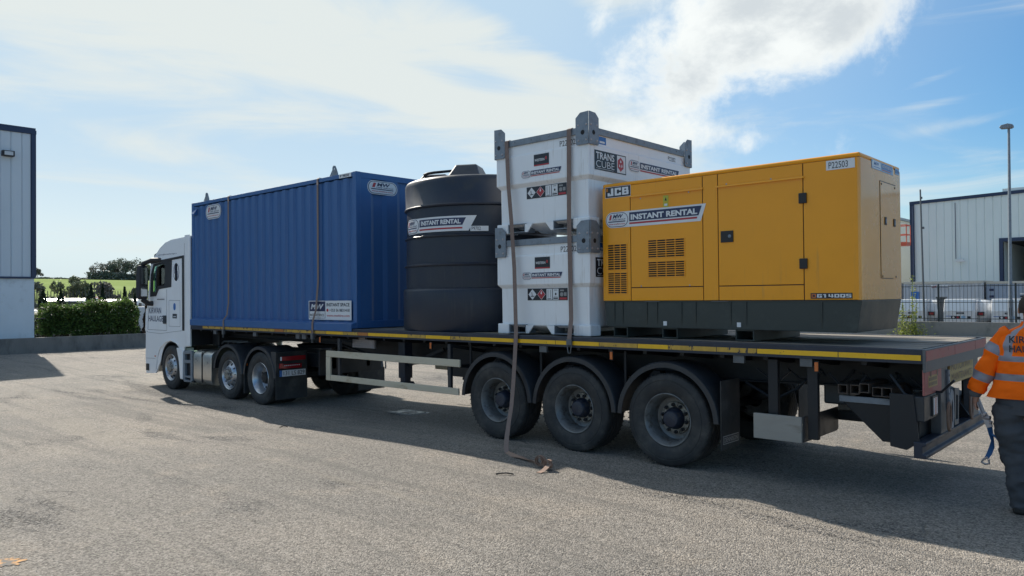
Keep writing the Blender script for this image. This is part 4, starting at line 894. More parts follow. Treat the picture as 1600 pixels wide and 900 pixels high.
# ------------------------------------------------------------------ white fuel cubes
qx0, qx1, qy0, qy1 = -5.28, -3.72, .12, 2.60
def cube(z0, upper):
    c = thing('fuel_cube', '', 'fuel tank', ((qx0+qx1)/2, (qy0+qy1)/2, z0), 'white square fuel tanks stacked on the trailer')
    Z = lambda a: z0+a
    i = .028
    # body: lower part set in, step, upper part, shallow cover
    def ring(off, z): return [(qx0+off, qy0+off, z), (qx1-off, qy0+off, z), (qx1-off, qy1-off, z), (qx0+off, qy1-off, z)]
    mb = MB(); lv = [(.10, .09), (.045, .117), (.042, .605), (.0, .655), (.0, 1.03), (.010, 1.04), (.012, 1.20), (.03, 1.21)]
    vs = []
    for o_, z_ in lv: vs += ring(o_, Z(z_))
    fs = [(3, 2, 1, 0)]
    for k in range(len(lv)-1):
        for e in range(4): fs.append((k*4+e, k*4+(e+1) % 4, (k+1)*4+(e+1) % 4, (k+1)*4+e))
    k = (len(lv)-1)*4; fs.append((k, k+1, k+2, k+3)); mb.add(vs, fs); mb.build('tank_body', 'white', c, bevel=.012)
    # feet with fork pockets
    for (xa, xb, sx) in ((qx0, qx0+.20, 1), (qx1-.26, qx1, -1)):
        for (ya, yb) in ((qy0, qy0+.22), (qy1-.22, qy1)):
            MB().box(xa, xb, ya, yb, Z(.0), Z(.135)).build('foot', 'white', c, bevel=.012)
            px = (xb, xb+.30) if sx == 1 else (xa-.32, xa)
            q = MB(); q.prism([(px[0], Z(.012)), (px[1], Z(.012)), (px[1], Z(.128)), (px[0], Z(.128))], ya+.01, yb-.01, 'y', holes=[[(px[0]+.012, Z(.024)), (px[0]+.012, Z(.116)), (px[1]-.012, Z(.116)), (px[1]-.012, Z(.024))]]); q.build('fork_pocket', 'galv', c)
            bx = px[1] if sx == 1 else px[0]; s2 = 1 if sx == 1 else -1
            q = MB(); q.prism([(bx, Z(.012)), (bx+.04*s2, Z(.012)), (bx+.13*s2, Z(.118)), (bx, Z(.118))], ya+.01, ya+.03, 'y'); q.build('gusset', 'white', c)
    q = MB(); q.prism([(qy0+.06, Z(.105)), (qy0+.35, Z(.012)), (qy1-.35, Z(.012)), (qy1-.06, Z(.105))], qx0+.5, qx1-.58, 'x'); q.build('belly_pan', 'white', c)
    # galvanised corner plates
    def plate_pts(a, s):   # a = corner coordinate, s = +1 plate runs toward +
        w_ = .195
        return [(a, Z(1.025)), (a+s*(w_-.02), Z(1.025)), (a+s*w_, Z(1.045)), (a+s*w_, Z(1.365)), (a+s*(w_-.07), Z(1.425)), (a, Z(1.43))]
    t_ = .012; gp = .014
    for (xc, sx) in ((qx0-gp, 1), (qx1+gp, -1)):
        for (yc, sy) in ((qy0-gp, 1), (qy1+gp, -1)):
            q = MB()
            q.prism(plate_pts(xc, sx), yc-t_ if sy == 1 else yc, yc if sy == 1 else yc+t_, 'y')
            q.prism(plate_pts(yc, sy), xc-t_ if sx == 1 else xc, xc if sx == 1 else xc+t_, 'x')
            ob = q.build('corner_plate', 'galv', c, bevel=.003)
            rv = MB()
            for aa, bb in ((.03, 1.27), (.15, 1.27), (.03, 1.08), (.15, 1.08)):
                ysf = yc-t_ if sy == 1 else yc+t_; xsf = xc-t_ if sx == 1 else xc+t_
                rv.lathe([(0, .014), (.008, .010), (.009, .0005)], (xc+sx*aa, ysf, Z(bb)), 'y', n=10, sgn=-sy)
                rv.lathe([(0, .014), (.008, .010), (.009, .0005)], (xsf, yc+sy*aa, Z(bb)), 'x', n=10, sgn=-sx)
            rv.build('rivets', 'steelp', ob, smooth=50)
            hl = MB(); hl.lathe([(0, .030), (.001, .0005)], (xc+sx*.085, yc-(t_+.001)*sy, Z(1.175)), 'y', n=16, sgn=-sy); hl.lathe([(0, .030), (.001, .0005)], (xc-(t_+.001)*sx, yc+sy*.085, Z(1.175)), 'x', n=16, sgn=-sx); hl.build('lifting_hole', 'dark', ob)
    # top rails
    for ya, yb in ((qy0-.012, qy0+.05), (qy1-.05, qy1+.012)): 
        q = MB(); q.box(qx0+.18, qx1-.18, ya, yb, Z(1.165), Z(1.25)); ys_ = ya if ya < 1 else yb
        for k in range(4): q.lathe([(0, .013), (.007, .009), (.008, .0005)], (qx0+.34+k*.3, ys_, Z(1.215)), 'y', n=8, sgn=-1 if ya < 1 else 1)
        q.build('top_rail', 'galv', c, bevel=.004)
    for xa, xb in ((qx0-.012, qx0+.05), (qx1-.05, qx1+.012)):
        q = MB(); q.box(xa, xb, qy0+.18, qy1-.18, Z(1.165), Z(1.25))
        for k in range(5): q.lathe([(0, .013), (.007, .009), (.008, .0005)], (xb if xb > -4 else xa, qy0+.4+k*.42, Z(1.215)), 'x', n=8, sgn=1 if xb > -4 else -1)
        q.build('top_rail', 'galv', c, bevel=.004)
    # stickers on the near face (upper band at y=qy0, lower band set in)
    D = Dec
    d = D(onY(qy0)); d.rect(-4.605, -4.35, Z(.855), Z(1.005), 1, D.BLK); d.rect(-4.605, -4.35, Z(.855), Z(.872), 2, D.RED); d.text('WESTERN', -4.59, -4.425, Z(.915), Z(.947), 2, D.WHT, 0, .02); d.rr(-4.41, -4.385, Z(.925), Z(.965), .01, 2, D.RED); d.build('maker_sticker', c)
    d = D(onY(qy0)); d.banner(-4.83, -4.13, Z(.715), Z(.815), 1, False); d.build('logo_sticker', c)
    d = D(onY(qy0+.012)); d.text('P22202', -4.18, -3.93, Z(1.055), Z(1.125), 1, D.BLK, 0, .0); d.build('number_lettering', c)
    d = D(onY(qy0+.042)); a0, a1, b0, b1 = -4.77, -4.10, Z(.445), Z(.600); d.rect(a0, a1, b0, b1, 1, D.BLK)
    def dia(cx, cz, r, m, l=2): d.poly([(cx-r, cz), (cx, cz-r), (cx+r, cz), (cx, cz+r)], l, m)
    cz = (b0+b1)/2; dia(a0+.085, cz, .070, D.WHT); d.poly([(a0+.07, cz+.03), (a0+.078, cz+.03), (a0+.09, cz-.03), (a0+.08, cz-.03)], 3, D.BLK); d.poly([(a0+.055, cz-.03), (a0+.115, cz-.028), (a0+.12, cz-.018), (a0+.06, cz-.02)], 3, D.BLK)
    dia(a0+.238, cz, .070, D.WHT); dia(a0+.238, cz, .064, D.RED, 3); d.poly([(a0+.225, cz+.012), (a0+.238, cz+.0), (a0+.251, cz+.012), (a0+.24, cz+.05), (a0+.232, cz+.03)], 4, D.WHT)
    d.rect(a0+.325, a0+.420, b0+.008, b1-.008, 2, D.WHT); d.rect(a0+.348, a0+.354, b0+.035, b1-.02, 3, D.BLK); d.rect(a0+.391, a0+.397, b0+.035, b1-.02, 3, D.BLK); d.rect(a0+.34, a0+.405, b0+.015, b0+.024, 3, D.BLK)
    d.rect(a0+.430, a0+.525, b0+.008, b1-.008, 2, D.WHT); d.rr(a0+.465, a0+.492, b0+.065, b0+.095, .013, 3, D.BLK); d.rect(a0+.44, a0+.515, b0+.018, b0+.035, 3, D.BLK); d.rect(a0+.45, a0+.505, b1-.03, b1-.02, 3, D.GRY); d.rect(a0+.445, a0+.51, b0+.045, b0+.05, 3, D.GRY)
    d.rect(a0+.55, a0+.61, b1-.04, b1-.02, 2, D.GRY); d.rr(a0+.55, a0+.60, b0+.05, b0+.10, .02, 2, D.GRY); d.rect(a0+.61, a0+.655, b0+.055, b0+.10, 2, D.GRY); d.rect(a0+.54, a0+.66, b0+.01, b0+.035, 2, D.RED)
    d.build('hazard_sticker', c)
    # right side
    d = D(onX(qx1)); d.rect(.235, .925, Z(.73), Z(.975), 1, D.BLK); d.rect(.72, .91, Z(.742), Z(.962), 2, D.WHT)
    d.text('TRANS', .265, .66, Z(.865), Z(.955), 2, D.WHT, 0, .02); d.text('CUBE', .265, .66, Z(.765), Z(.85), 2, D.WHT, 0, -.01)
    hx = [(.80+.075*math.cos(R(30+60*k)), Z(.852)+.092*math.sin(R(30+60*k))) for k in range(6)]; d.poly(hx, 3, D.RED)
    for k in range(3):
        a = R(90+120*k); d.poly([(.80+.02*math.cos(a), Z(.852)+.02*math.sin(a)), (.80+.03*math.cos(a-.7), Z(.852)+.04*math.sin(a-.7)), (.80+.045*math.cos(a), Z(.852)+.06*math.sin(a)), (.80+.03*math.cos(a+.7), Z(.852)+.04*math.sin(a+.7))], 4, D.WHT)
    d.rect(.265, .64, Z(.747), Z(.751), 2, D.WHT); d.build('maker_sticker', c)
    d = D(onX(qx1)); d.banner(.985, 2.30, Z(.795), Z(.955), 1, False); d.build('logo_sticker', c)
    d = D(onX(qx1-.012)); d.rect(.34, .50, Z(1.06), Z(1.155), 1, D.BLU); d.rect(.36, .47, Z(1.075), Z(1.10), 2, D.WHT); d.build('blue_sticker', c); d = D(onX(qx1-.012)); d.text('P22202', 2.0, 2.2, Z(1.06), Z(1.12), 1, D.BLK, 0, .0); d.build('number_lettering', c)
    # lid and filler locker on top
    MB().box(qx0+.3, qx1-.3, qy0+.4, qy0+1.1, Z(1.205), Z(1.225)).build('top_lid', 'white', c, bevel=.004)
    return c
cl = cube(H+.005, False); tag(cl, 'lower white steel fuel cube standing directly on the trailer deck behind the yellow generator')
cu = cube(H+.005+1.335, True); tag(cu, 'upper white steel fuel cube stacked on top of the other, raised against the sky')

# ------------------------------------------------------------------ generator
ge = thing('diesel_generator', 'large yellow canopied diesel generator on a dark base at the rear of the trailer', 'generator', (-2.12, .95, H))
gx0, gx1, gy0, gy1, g0, g1 = -3.65, -.61, .30, 1.60, 1.845, 3.285
MB().box(gx0+.01, gx1-.01, gy0+.010, gy1-.01, g0+.004, g1-.03).build('inner_frame', 'seal', ge)
MB().box(gx0, gx1, gy0, gy1, g1-.05, g1).build('roof', 'yellow', ge, bevel=.022, seg=4)
gap = .005
def gpan(name, xa, xb, za, zb, bev=.003): return MB().box(xa+gap, xb-gap, gy0, gy0+.018, za+gap, zb-gap).build(name, 'yellow', ge, bevel=bev)
gpan('side_panel', gx0-gap+.0, -3.245, g0, g1-.05+gap)
gpan('upper_panel', -3.245, -2.29, 3.095, g1-.05+gap); hatch = gpan('access_door', -3.245, -2.29, 2.005, 3.095); gpan('lower_panel', -3.245, -2.29, g0, 2.005)
gpan('side_panel', -2.29, -2.105, g0, g1-.05+gap)
gpan('upper_panel', -2.105, -1.165, 3.095, g1-.05+gap); door = gpan('access_door', -2.105, -1.165, 2.005, 3.095); gpan('lower_panel', -2.105, -1.165, g0, 2.005)
gpan('side_panel', -1.165, gx1-.02, g0, g1-.05+gap)
# other faces
MB().prism([(gx1-.032, gy0), (gx1-.012, gy0+.003), (gx1-.003, gy0+.012), (gx1, gy0+.03), (gx1, gy1), (gx1-.02, gy1), (gx1-.02, gy0+.018), (gx1-.032, gy0+.018)], g0+.003, g1-.05, 'z').build('end_panel', 'yellowgloss', ge, smooth=50)
MB().box(gx0, gx0+.018, gy0+.018, gy1, g0+.003, g1-.05).build('end_panel', 'yellow', ge, bevel=.003)
MB().box(gx0+.02, gx1-.02, gy1-.018, gy1, g0+.003, g1-.05).build('rear_panel', 'yellow', ge, bevel=.003)
q = MB(); q.box(gx1-.001, gx1+.006, .90, 1.42, 2.07, 3.06); edo = q.build('end_door', 'yellowgloss', ge, bevel=.002)
q = MB()
for yy in (1.05, 1.35): q.box(gx1+.006, gx1+.012, yy-.03, yy+.03, 2.62, 2.70, 0); q.box(gx1+.012, gx1+.016, yy-.018, yy+.018, 2.635, 2.685, 1)
q.build('latches', ['seal', 'galv'], edo)
q = MB()
for yy in (.935, 1.385):
    for zz_ in (2.085, 3.035): q.lathe([(0, .012), (.004, .010), (.005, .0005)], (gx1+.006, yy, zz_), 'x', n=8)
q.build('fixings', 'black', edo)
q = MB()
for pp_ in ([(.895, 3.065), (1.425, 3.065)], [(.895, 3.065), (.895, 2.065)], [(.895, 2.065), (1.3, 2.065)]): q.beam((gx1+.0005, *pp_[0]), (gx1+.0005, *pp_[1]), .006, .006)
q.build('door_gap', 'seal', ge)
# rain strips
for xa, xb in ((-3.26, -2.28), (-2.12, -1.15)):
    q = MB(); q.prism([(gy0-.020, 3.086), (gy0-.012, 3.104), (gy0+.001, 3.110), (gy0+.001, 3.096), (gy0-.010, 3.092)], xa, xb, 'x'); q.build('rain_strip', 'yellow', ge)
def vent(xa, xb, za, zb, cols, rows, par=None):
    q = MB(); q.box(xa, xb, gy0-.0012, gy0+.0005, za, zb, 1)
    hh = (zb-za)/rows
    for r_ in range(rows+1): q.prism([(gy0-.007, za+r_*hh-.002), (gy0-.0012, za+r_*hh-.005), (gy0-.0012, za+r_*hh+.006), (gy0-.004, za+r_*hh+.005)], xa-.004, xb+.004, 'x')
    for c_ in range(cols+1):
        xc = xa+(xb-xa)*c_/cols; q.box(xc-.0045, xc+.0045, gy0-.006, gy0-.001, za, zb)
    return q.build('vent_grille', ['yellow', 'dark'], ge)
vent(-3.575, -3.30, 2.225, 2.535, 3, 11); vent(-3.575, -3.30, 1.935, 2.19, 3, 10)
vent(-3.0, -2.52, 2.35, 2.56, 4, 8); vent(-3.0, -2.52, 2.125, 2.305, 4, 7)
q = MB(); q.box(-2.07, -1.925, gy0-.012, gy0, 2.48, 2.605, 0); q.lathe([(0, .02), (.006, .018), (.007, .0005)], (-1.965, gy0-.012, 2.545), 'y', n=12, m=1, sgn=-1); q.build('door_lock', ['seal', 'galv'], ge, bevel=.004)
for za in (2.83, 2.165): MB().box(-1.205, -1.125, gy0-.022, gy0, za, za+.105).build('hinge', 'seal', ge, bevel=.006)
q = MB()
for xx, zz_ in ((-3.1, 3.062), (-2.46, 3.075), (-3.1, 2.02), (-2.46, 2.02), (-1.5, 3.115), (-2.0, 3.115)): q.lathe([(0, .010), (.004, .008), (.005, .0005)], (xx, gy0, zz_), 'y', n=8, sgn=-1)
q.build('fixings', 'steelp', ge)
D = Dec
d = D(onY(gy0)); d.rect(-3.605, -3.245+.01, 3.108, 3.242, 1, D.WHT); d.rect(-3.60, -3.24, 3.113, 3.237, 2, D.BLK); d.block('JCB', -3.572, -3.262, 3.130, 3.222, 3, D.WHT); d.rect(-3.592, -3.56, 3.185, 3.225, 5, D.ORG); d.build('maker_badge', ge)
d = D(onY(gy0)); d.banner(-3.60, -2.245, 2.737, 2.928, 1, True); d.build('logo_sticker', ge)
d = D(onY(gy0)); d.rect(-.93, -.655, 3.135, 3.230, 1, D.WHT); d.text('P22503', -.905, -.72, 3.150, 3.213, 2, D.BLK, 0, .0); d.build('number_sticker', ge)
d = D(onY(gy0)); d.rect(-1.10, -.695, 1.862, 1.918, 1, D.BLK); d.rect(-1.09, -1.045, 1.872, 1.908, 2, D.AMB); d.rect(-1.08, -1.055, 1.88, 1.90, 3, D.BLK); d.block('G140QS', -1.035, -.705, 1.873, 1.907, 2, D.WHT); d.build('model_badge', ge)
d = D(onY(gy0)); d.rect(-2.79, -2.72, 2.99, 3.065, 1, D.GRN); d.rect(-2.79, -2.72, 2.93, 2.985, 1, D.GRN); d.poly([(-2.77, 3.005), (-2.74, 3.005), (-2.755, 3.045)], 2, D.BLK); d.rect(-2.775, -2.735, 2.945, 2.97, 2, D.WHT); d.build('warning_sticker', ge)
d = D(onX(gx1)); d.MATS = list(D.MATS)
d.strip(lambda y: 3.255-.0*y, lambda y: 3.165, .64, 1.34, 1, D.PAL, 4); d.rr(.655, .93, 3.172, 3.248, .035, 2, D.WHT); d.text('MW', .71, .86, 3.205, 3.24, 3, D.BLU, .3, .02); d.rect(.69, .90, 3.185, 3.192, 3, D.BLU); d.rect(.96, 1.30, 3.195, 3.248, 2, D.BLU); d.text('INSTANT RENTAL', .975, 1.285, 3.207, 3.237, 3, D.WHT, 0, .02); d.rect(.96, 1.27, 3.178, 3.188, 2, D.RED)
d.rect(1.42, 1.56, 3.19, 3.255, 1, D.PAL); d.text('P22503', 1.43, 1.55, 3.205, 3.24, 2, D.BLU); d.build('logo_sticker', ge)
# base
q = MB(); q.prism([(gx0+.005, g0), (gx0+.03, 1.56), (gx0+.06, 1.53), (gx1-.05, 1.53), (gx1-.0, g0)], gy0+.012, gy1-.012, 'y'); q.build('base_tub', 'tub', ge, bevel=.006)
for xx in (-3.50, -3.38, -3.04, -2.90, -2.58, -2.40, -1.98, -1.80, -1.0):
    q = MB(); q.prism([(gy0+.012, g0-.012), (gy0+.002, g0-.012), (gy0+.002, 1.70), (gy0+.012, 1.56)], xx, xx+.012, 'x'); q.build('gusset', 'tub', ge)
q = MB(); q.box(gx0+.002, gx1-.002, gy0+.004, gy1-.004, g0-.012, g0).build('base_flange', 'tub', ge)
for xa in (-3.52, -2.84, -1.93):
    w_ = .21 if xa > -2 else .20
    q = MB(); q.prism([(xa, H+.003), (xa+w_, H+.003), (xa+w_, 1.53), (xa, 1.53)], gy0+.03, gy1-.03, 'y', holes=[[(xa+.012, H+.015), (xa+.012, 1.518), (xa+w_-.012, 1.518), (xa+w_-.012, H+.015)]]); q.build('fork_pocket', 'tub', ge)
    if xa > -3:
        q = MB(); q.box(xa+.03, xa+.075, gy0+.004, gy0+.010, 1.56, 1.61); q.build('lift_symbol_plate', 'inkw', ge)
for xa in (-3.05, -2.19):
    q = MB(); q.box(xa, xa+.20, gy0-.010, gy0+.01, g0-.010, g0-.002); q.build('lift_lip', 'galvdark', ge)
MB().box(-3.35+.0, -2.0+.0, .9, 1.0, g1, g1+.008).build('exhaust_cover', 'yellow', ge)
q = MB(); q.lathe([(0, .03), (.03, .028), (.04, .0005)], (-1.6, 1.0, g1), 'z', n=12); q.build('lifting_point', 'galvdark', ge)
#@@NEXT
# tank labels
a0 = math.degrees(0)
def cylfn(rad=1.192):
    def fn(u, v, l):          # u in metres along the wall from -118 degrees
        a = R(-118)+u/rad
        return (TX+math.cos(a)*(rad+.006+l), TY+math.sin(a)*(rad+.006+l), v)
    return fn
d = Dec(cylfn(), .0015)
L_ = R(69)*1.192
d.para(.10, L_-.12, 2.87, 3.09, 0, 1, Dec.WHT, 24, .12)
_r = d.rect
for k in range(24): d.rect(.10+k*(L_-.22)/24, .10+(k+1)*(L_-.22)/24, 2.872, 3.088, 1.5, Dec.WHT, 2)
def dlogo(x0, x1, z0, z1): d.logo(x0, x1, z0, z1, 2)
dlogo(.0, .44, 2.865, 3.095)
for k in range(16): 
    xa = .45+k*(L_-.66)/16; d.rect(xa, xa+(L_-.66)/16+.001, 2.955, 3.062, 3, Dec.NAV, 2); d.rect(xa, xa+(L_-.66)/16+.001, 2.902, 2.925, 3, Dec.RED, 2)
d.poly([(L_-.21, 2.955), (L_-.21, 3.062), (L_-.155, 3.062)], 3, Dec.NAV)
d.text('INSTANT RENTAL', .49, L_-.235, 2.975, 3.043, 4, Dec.WHT, 0, .042)
d.build('logo_sticker', bt)
d = Dec(cylfn(), .0015); u0 = R(118-53.5)*1.192; u1 = R(118-41)*1.192
for k in range(4): d.rect(u0+(u1-u0)*k/4, u0+(u1-u0)*(k+1)/4, 2.862, 2.935, 5, Dec.WHT, 2)
d.text('P9702', u0+.02, u0+.15, 2.875, 2.925, 6, Dec.BLK, 0, .0); d.build('number_sticker', bt)

# ------------------------------------------------------------------ straps
def strap(name, label, parts):
    t = thing(name, label, 'ratchet strap', parts[0][1][0], 'load straps over the trailer load')
    for nm, path, side, w_, m in parts: 
        q = MB(); q.ribbon(path, side, w_, .004); q.build(nm, m, t, smooth=50)
    return t
def tail(t, x, y, z):
    q = MB(); q.box(x-.03, x+.03, y-.025, y+.02, z-.05, z+.05); q.tube([(x-.02, y-.01, z-.05), (x-.02, y-.01, z-.11), (x+.02, y-.01, z-.11), (x+.02, y-.01, z-.05)], .006, 6); q.build('hook', 'galvdark', t, bevel=.004)
ct = cz1+.004
for nm, xs_, lb in (('ratchet_strap', -9.535, 'brown strap over the blue container crossing its white sign'), ('ratchet_strap', -12.72, 'brown strap over the blue container near its front end')):
    P = [(xs_-.02, -.026, H-.12), (xs_-.015, -.028, H+.08), (xs_, .035, H+.3), (xs_+.005, cy0-.008, 2.2), (xs_+.005, cy0-.008, ct-.02), (xs_+.005, cy0+.012, ct+.004), (xs_, 1.3, ct+.012), (xs_, cy1-.01, ct+.004), (xs_, cy1+.008, ct-.02), (xs_, cy1+.01, 2.2), (xs_, 2.512, H-.1)]
    if xs_ < -12: P[3] = (xs_+.03, .060, 1.85); P[2] = (xs_+.03, .025, 1.6)
    t_ = strap(nm, lb, [('webbing', P, (1, 0, 0), .052, 'strap')]); tail(t_, xs_-.02, -.020, H-.15)
# strap 2 and 1 over the cubes
topz = H+.005+1.335+1.255
P = [(-3.935, -.03, H-.06), (-3.945, -.012, H), (-3.99, .085, 1.62), (-4.01, .10, 2.2), (-4.01, .088, 2.9), (-4.0, .088, topz-.01), (-4.0, .12, topz+.005), (-4.0, 1.3, topz+.002), (-4.0, 2.6, topz+.005), (-4.0, 2.63, topz-.02), (-4.0, 2.63, 2.0), (-4.0, 2.53, H-.1)]
t_ = strap('ratchet_strap', 'dark brown strap down the white cubes beside the generator', [('webbing', P, (1, 0, 0), .065, 'strap')])
q = MB(); q.box(-3.975, -3.895, -.04, -.015, H-.10, H-.03); q.tube([(-3.97, -.028, H-.10), (-3.95, -.03, H-.20), (-3.92, -.03, H-.20), (-3.90, -.028, H-.10)], .008, 6); q.build('hook', 'galvdark', t_, bevel=.003)
P = [(-4.97, 2.53, H-.1), (-5.02, 2.63, 2.0), (-5.05, 2.63, topz-.02), (-5.05, 2.6, topz+.005), (-5.06, 1.3, topz+.002), (-5.063, .12, topz+.005), (-5.062, .088, topz-.01), (-5.02, .075, 3.39), (-4.96, .06, 2.92), (-4.90, .045, 2.28), (-4.835, -.005, 1.447), (-4.817, -.03, 1.356), (-4.812, -.06, 1.10), (-4.787, -.12, .78), (-4.73, -.22, .52), (-4.68, -.32, .36), (-4.61, -.44, .17), (-4.55, -.52, .06), (-4.48, -.58, .012)]
sd = [(1, 0, 0)]*16+[(.95, .2, .1), (.8, .35, .3), (.6, .3, .5)]
t_ = strap('ratchet_strap', 'loose brown strap hanging from the white cubes past the first wheel to the asphalt', [('webbing', P, sd, .066, 'strap')])
P = [(-4.48, -.58, .012), (-4.38, -.64, .012), (-4.24, -.69, .018), (-4.12, -.715, .022), (-4.0, -.75, .014), (-3.9, -.78, .010), (-3.80, -.835, .014), (-3.72, -.87, .02)]
sd = [(.6, .3, .5), (.3, .3, .9), (.1, .9, .3), (.05, 1, .1), (.1, .9, -.3), (.2, .3, -.9), (.2, .4, -.9), (.1, .3, -.95)]
q = MB(); q.ribbon(P, sd, .06, .005); q.build('webbing_tail', 'strapl', t_, smooth=50)
# rolled end
q = MB()
for (cx_, cy_, rr0, tl) in ((-3.68, -.90, .066, .0), (-3.52, -.95, .056, .8)):
    P = []; 
    for k in range(34):
        a = k*.42+tl; r_ = rr0*(1-.018*k); P.append((cx_+math.cos(a)*r_*.9, cy_-.0+math.cos(a)*r_*.3, rr0+.006+math.sin(a)*r_))
    q.ribbon(P, (.35, -.9, .1), .06, .006)
q.build('rolled_end', 'strapl', t_, smooth=60)
q = MB(); P = [(-3.50, -.96, .07), (-3.49, -1.02, .045), (-3.50, -1.08, .012), (-3.51, -1.13, .006)]; q.ribbon(P, [(1, .1, 0)]*4, .06, .004); q.build('strap_end', 'strapl', t_)

# ------------------------------------------------------------------ person
M['hivis'] = mat('orange_high_visibility', (.98, .155, .004), .75, spec=.2, var=.06, vs=8, bump=.25, bs=35)
M['reflect'] = mat('grey_reflective_band', (.25, .25, .29), .45, metal=.2, var=.06, vs=10)
M['trouser'] = mat('dark_grey_trousers', (.058, .063, .072), .85, var=.2, vs=10, bump=.35, bs=30)
M['skin'] = mat('skin', (.42, .22, .15), .55, var=.08, vs=20)
M['hair'] = mat('short_dark_hair', (.035, .027, .022), .8, var=.3, vs=60, bump=.5, bs=120)
M['boot'] = mat('black_boot', (.02, .018, .016), .6, var=.2)
M['cuff'] = mat('grey_sleeve', (.10, .105, .115), .85, var=.15, vs=20)
PX, PY = .735, .45
pe = thing('person', 'person in an orange high-visibility jacket and dark trousers, seen from behind beside the trailer', 'person', (PX, PY, 0), rz=R(4))
def skin_mesh(name, verts, edges, radii, m, parent, sub=2, root=0):
    me = bpy.data.meshes.new(name); me.from_pydata(verts, edges, []); o = bpy.data.objects.new(name, me); COL.objects.link(o)
    o.parent = parent
    md = o.modifiers.new('skin', 'SKIN'); md.use_smooth_shade = True
    for i, r_ in enumerate(radii):
        v = me.skin_vertices[0].data[i]; v.radius = r_ if isinstance(r_, tuple) else (r_, r_); v.use_root = (i == root)
    md2 = o.modifiers.new('sub', 'SUBSURF'); md2.levels = sub; md2.render_levels = sub
    me.materials.append(M[m]); return o
# joints, local: x right, y ahead, z up (person looks toward +y)
V = {}
def J(n, x, y, z, r_): V[n] = (len(V), (x, y, z), r_)
J('pelvis', .0, .0, 1.0, (.15, .115)); J('waist', 0, -.01, 1.16, (.16, .12)); J('chest', 0, -.005, 1.38, (.17, .12)); J('neckb', 0, .01, 1.585, (.07, .075)); J('neck', 0, .025, 1.66, (.062, .066)); J('head', 0, .045, 1.77, (.086, .105)); J('crown', 0, .04, 1.86, (.066, .082))
for s_, n in ((-1, 'l'), (1, 'r')):
    J('sh'+n, s_*.17, 0, 1.53, .065)
    if s_ < 0: J('ela'+n, -.285, -.02, 1.30, .048); J('el'+n, -.345, -.02, 1.22, .045); J('wr'+n, -.415, .0, 1.02, .029); J('palm'+n, -.432, .0, .955, (.022, .036))
    else: J('ela'+n, .26, -.02, 1.30, .048); J('el'+n, .29, -.02, 1.22, .045); J('wr'+n, .30, .08, .99, .029); J('palm'+n, .30, .09, .925, (.022, .038))
    J('hip'+n, s_*.105, 0, .93, .095); J('thigh'+n, s_*.125, -.005, .70, .085)
    J('knee'+n, s_*.125, .01, .52, .062); J('calf'+n, s_*.115, -.02, .36, .055); J('ank'+n, s_*.10, -.02, .11, .04); J('foot'+n, s_*.11, .12, .05, .038)
E_ = [('pelvis', 'waist'), ('waist', 'chest'), ('chest', 'neckb'), ('neckb', 'neck'), ('neck', 'head'), ('head', 'crown')]
for n in 'lr': E_ += [('chest', 'sh'+n), ('sh'+n, 'ela'+n), ('ela'+n, 'el'+n), ('el'+n, 'wr'+n), ('wr'+n, 'palm'+n), ('pelvis', 'hip'+n), ('hip'+n, 'thigh'+n), ('thigh'+n, 'knee'+n), ('knee'+n, 'calf'+n), ('calf'+n, 'ank'+n), ('ank'+n, 'foot'+n)]
# fingers curl round the strap handle on the left hand
def fingers(n, px, py, pz, sx, curl):
    for k in range(4):
        yy = py-.027+.018*k; ln = (.030, .034, .032, .025)[k]
        J(f'f{k}a{n}', px+.004*sx, yy, pz-.045, .0095); J(f'f{k}b{n}', px-.008*sx*curl*-1, yy, pz-.045-ln, .0088); J(f'f{k}c{n}', px+.024*sx*curl, yy, pz-.045-ln*1.35, .008)
        E_.extend([('palm'+n, f'f{k}a{n}'), (f'f{k}a{n}', f'f{k}b{n}'), (f'f{k}b{n}', f'f{k}c{n}')])
    J(f'ta{n}', px+.018*sx, py+.030, pz-.012, .011); J(f'tb{n}', px+.030*sx, py+.030, pz-.045, .0095)
    E_.extend([('palm'+n, f'ta{n}'), (f'ta{n}', f'tb{n}')])
fingers('l', -.432, .0, .955, 1, 1.0); fingers('r', .30, .09, .925, -1, .8)
names = list(V); vv = [V[n][1] for n in names]; rad = [V[n][2] for n in names]; ed = [(V[a][0], V[b][0]) for a, b in E_]
skin_mesh('body', vv, ed, rad, 'skin', pe, 2, 0)
# head features
q = MB()
for s_ in (-1, 1):
    q.lathe([(-.012, .006), (-.010, .024), (.0, .031), (.010, .022), (.012, .0005)], (s_*.094, .035, 1.75), 'x', n=14, sgn=s_)
q.build('ears', 'skin', pe, loc=(0, 0, 0), smooth=60)
q = MB(); q.add([(0, .155, 1.735), (-.014, .142, 1.722), (.014, .142, 1.722), (0, .138, 1.772), (0, .142, 1.712)], [(0, 1, 3), (0, 3, 2), (0, 4, 1), (0, 2, 4)]); q.build('nose', 'skin', pe, loc=(0, 0, 0))
q = MB()
for s_ in (-1, 1): q.lathe([(0, .012), (.005, .008), (.007, .0005)], (s_*.033, .128, 1.765), 'y', n=10)
q.box(-.024, .024, .135, .140, 1.688, 1.694); q.build('eyes_and_mouth', 'hair', pe, loc=(0, 0, 0))
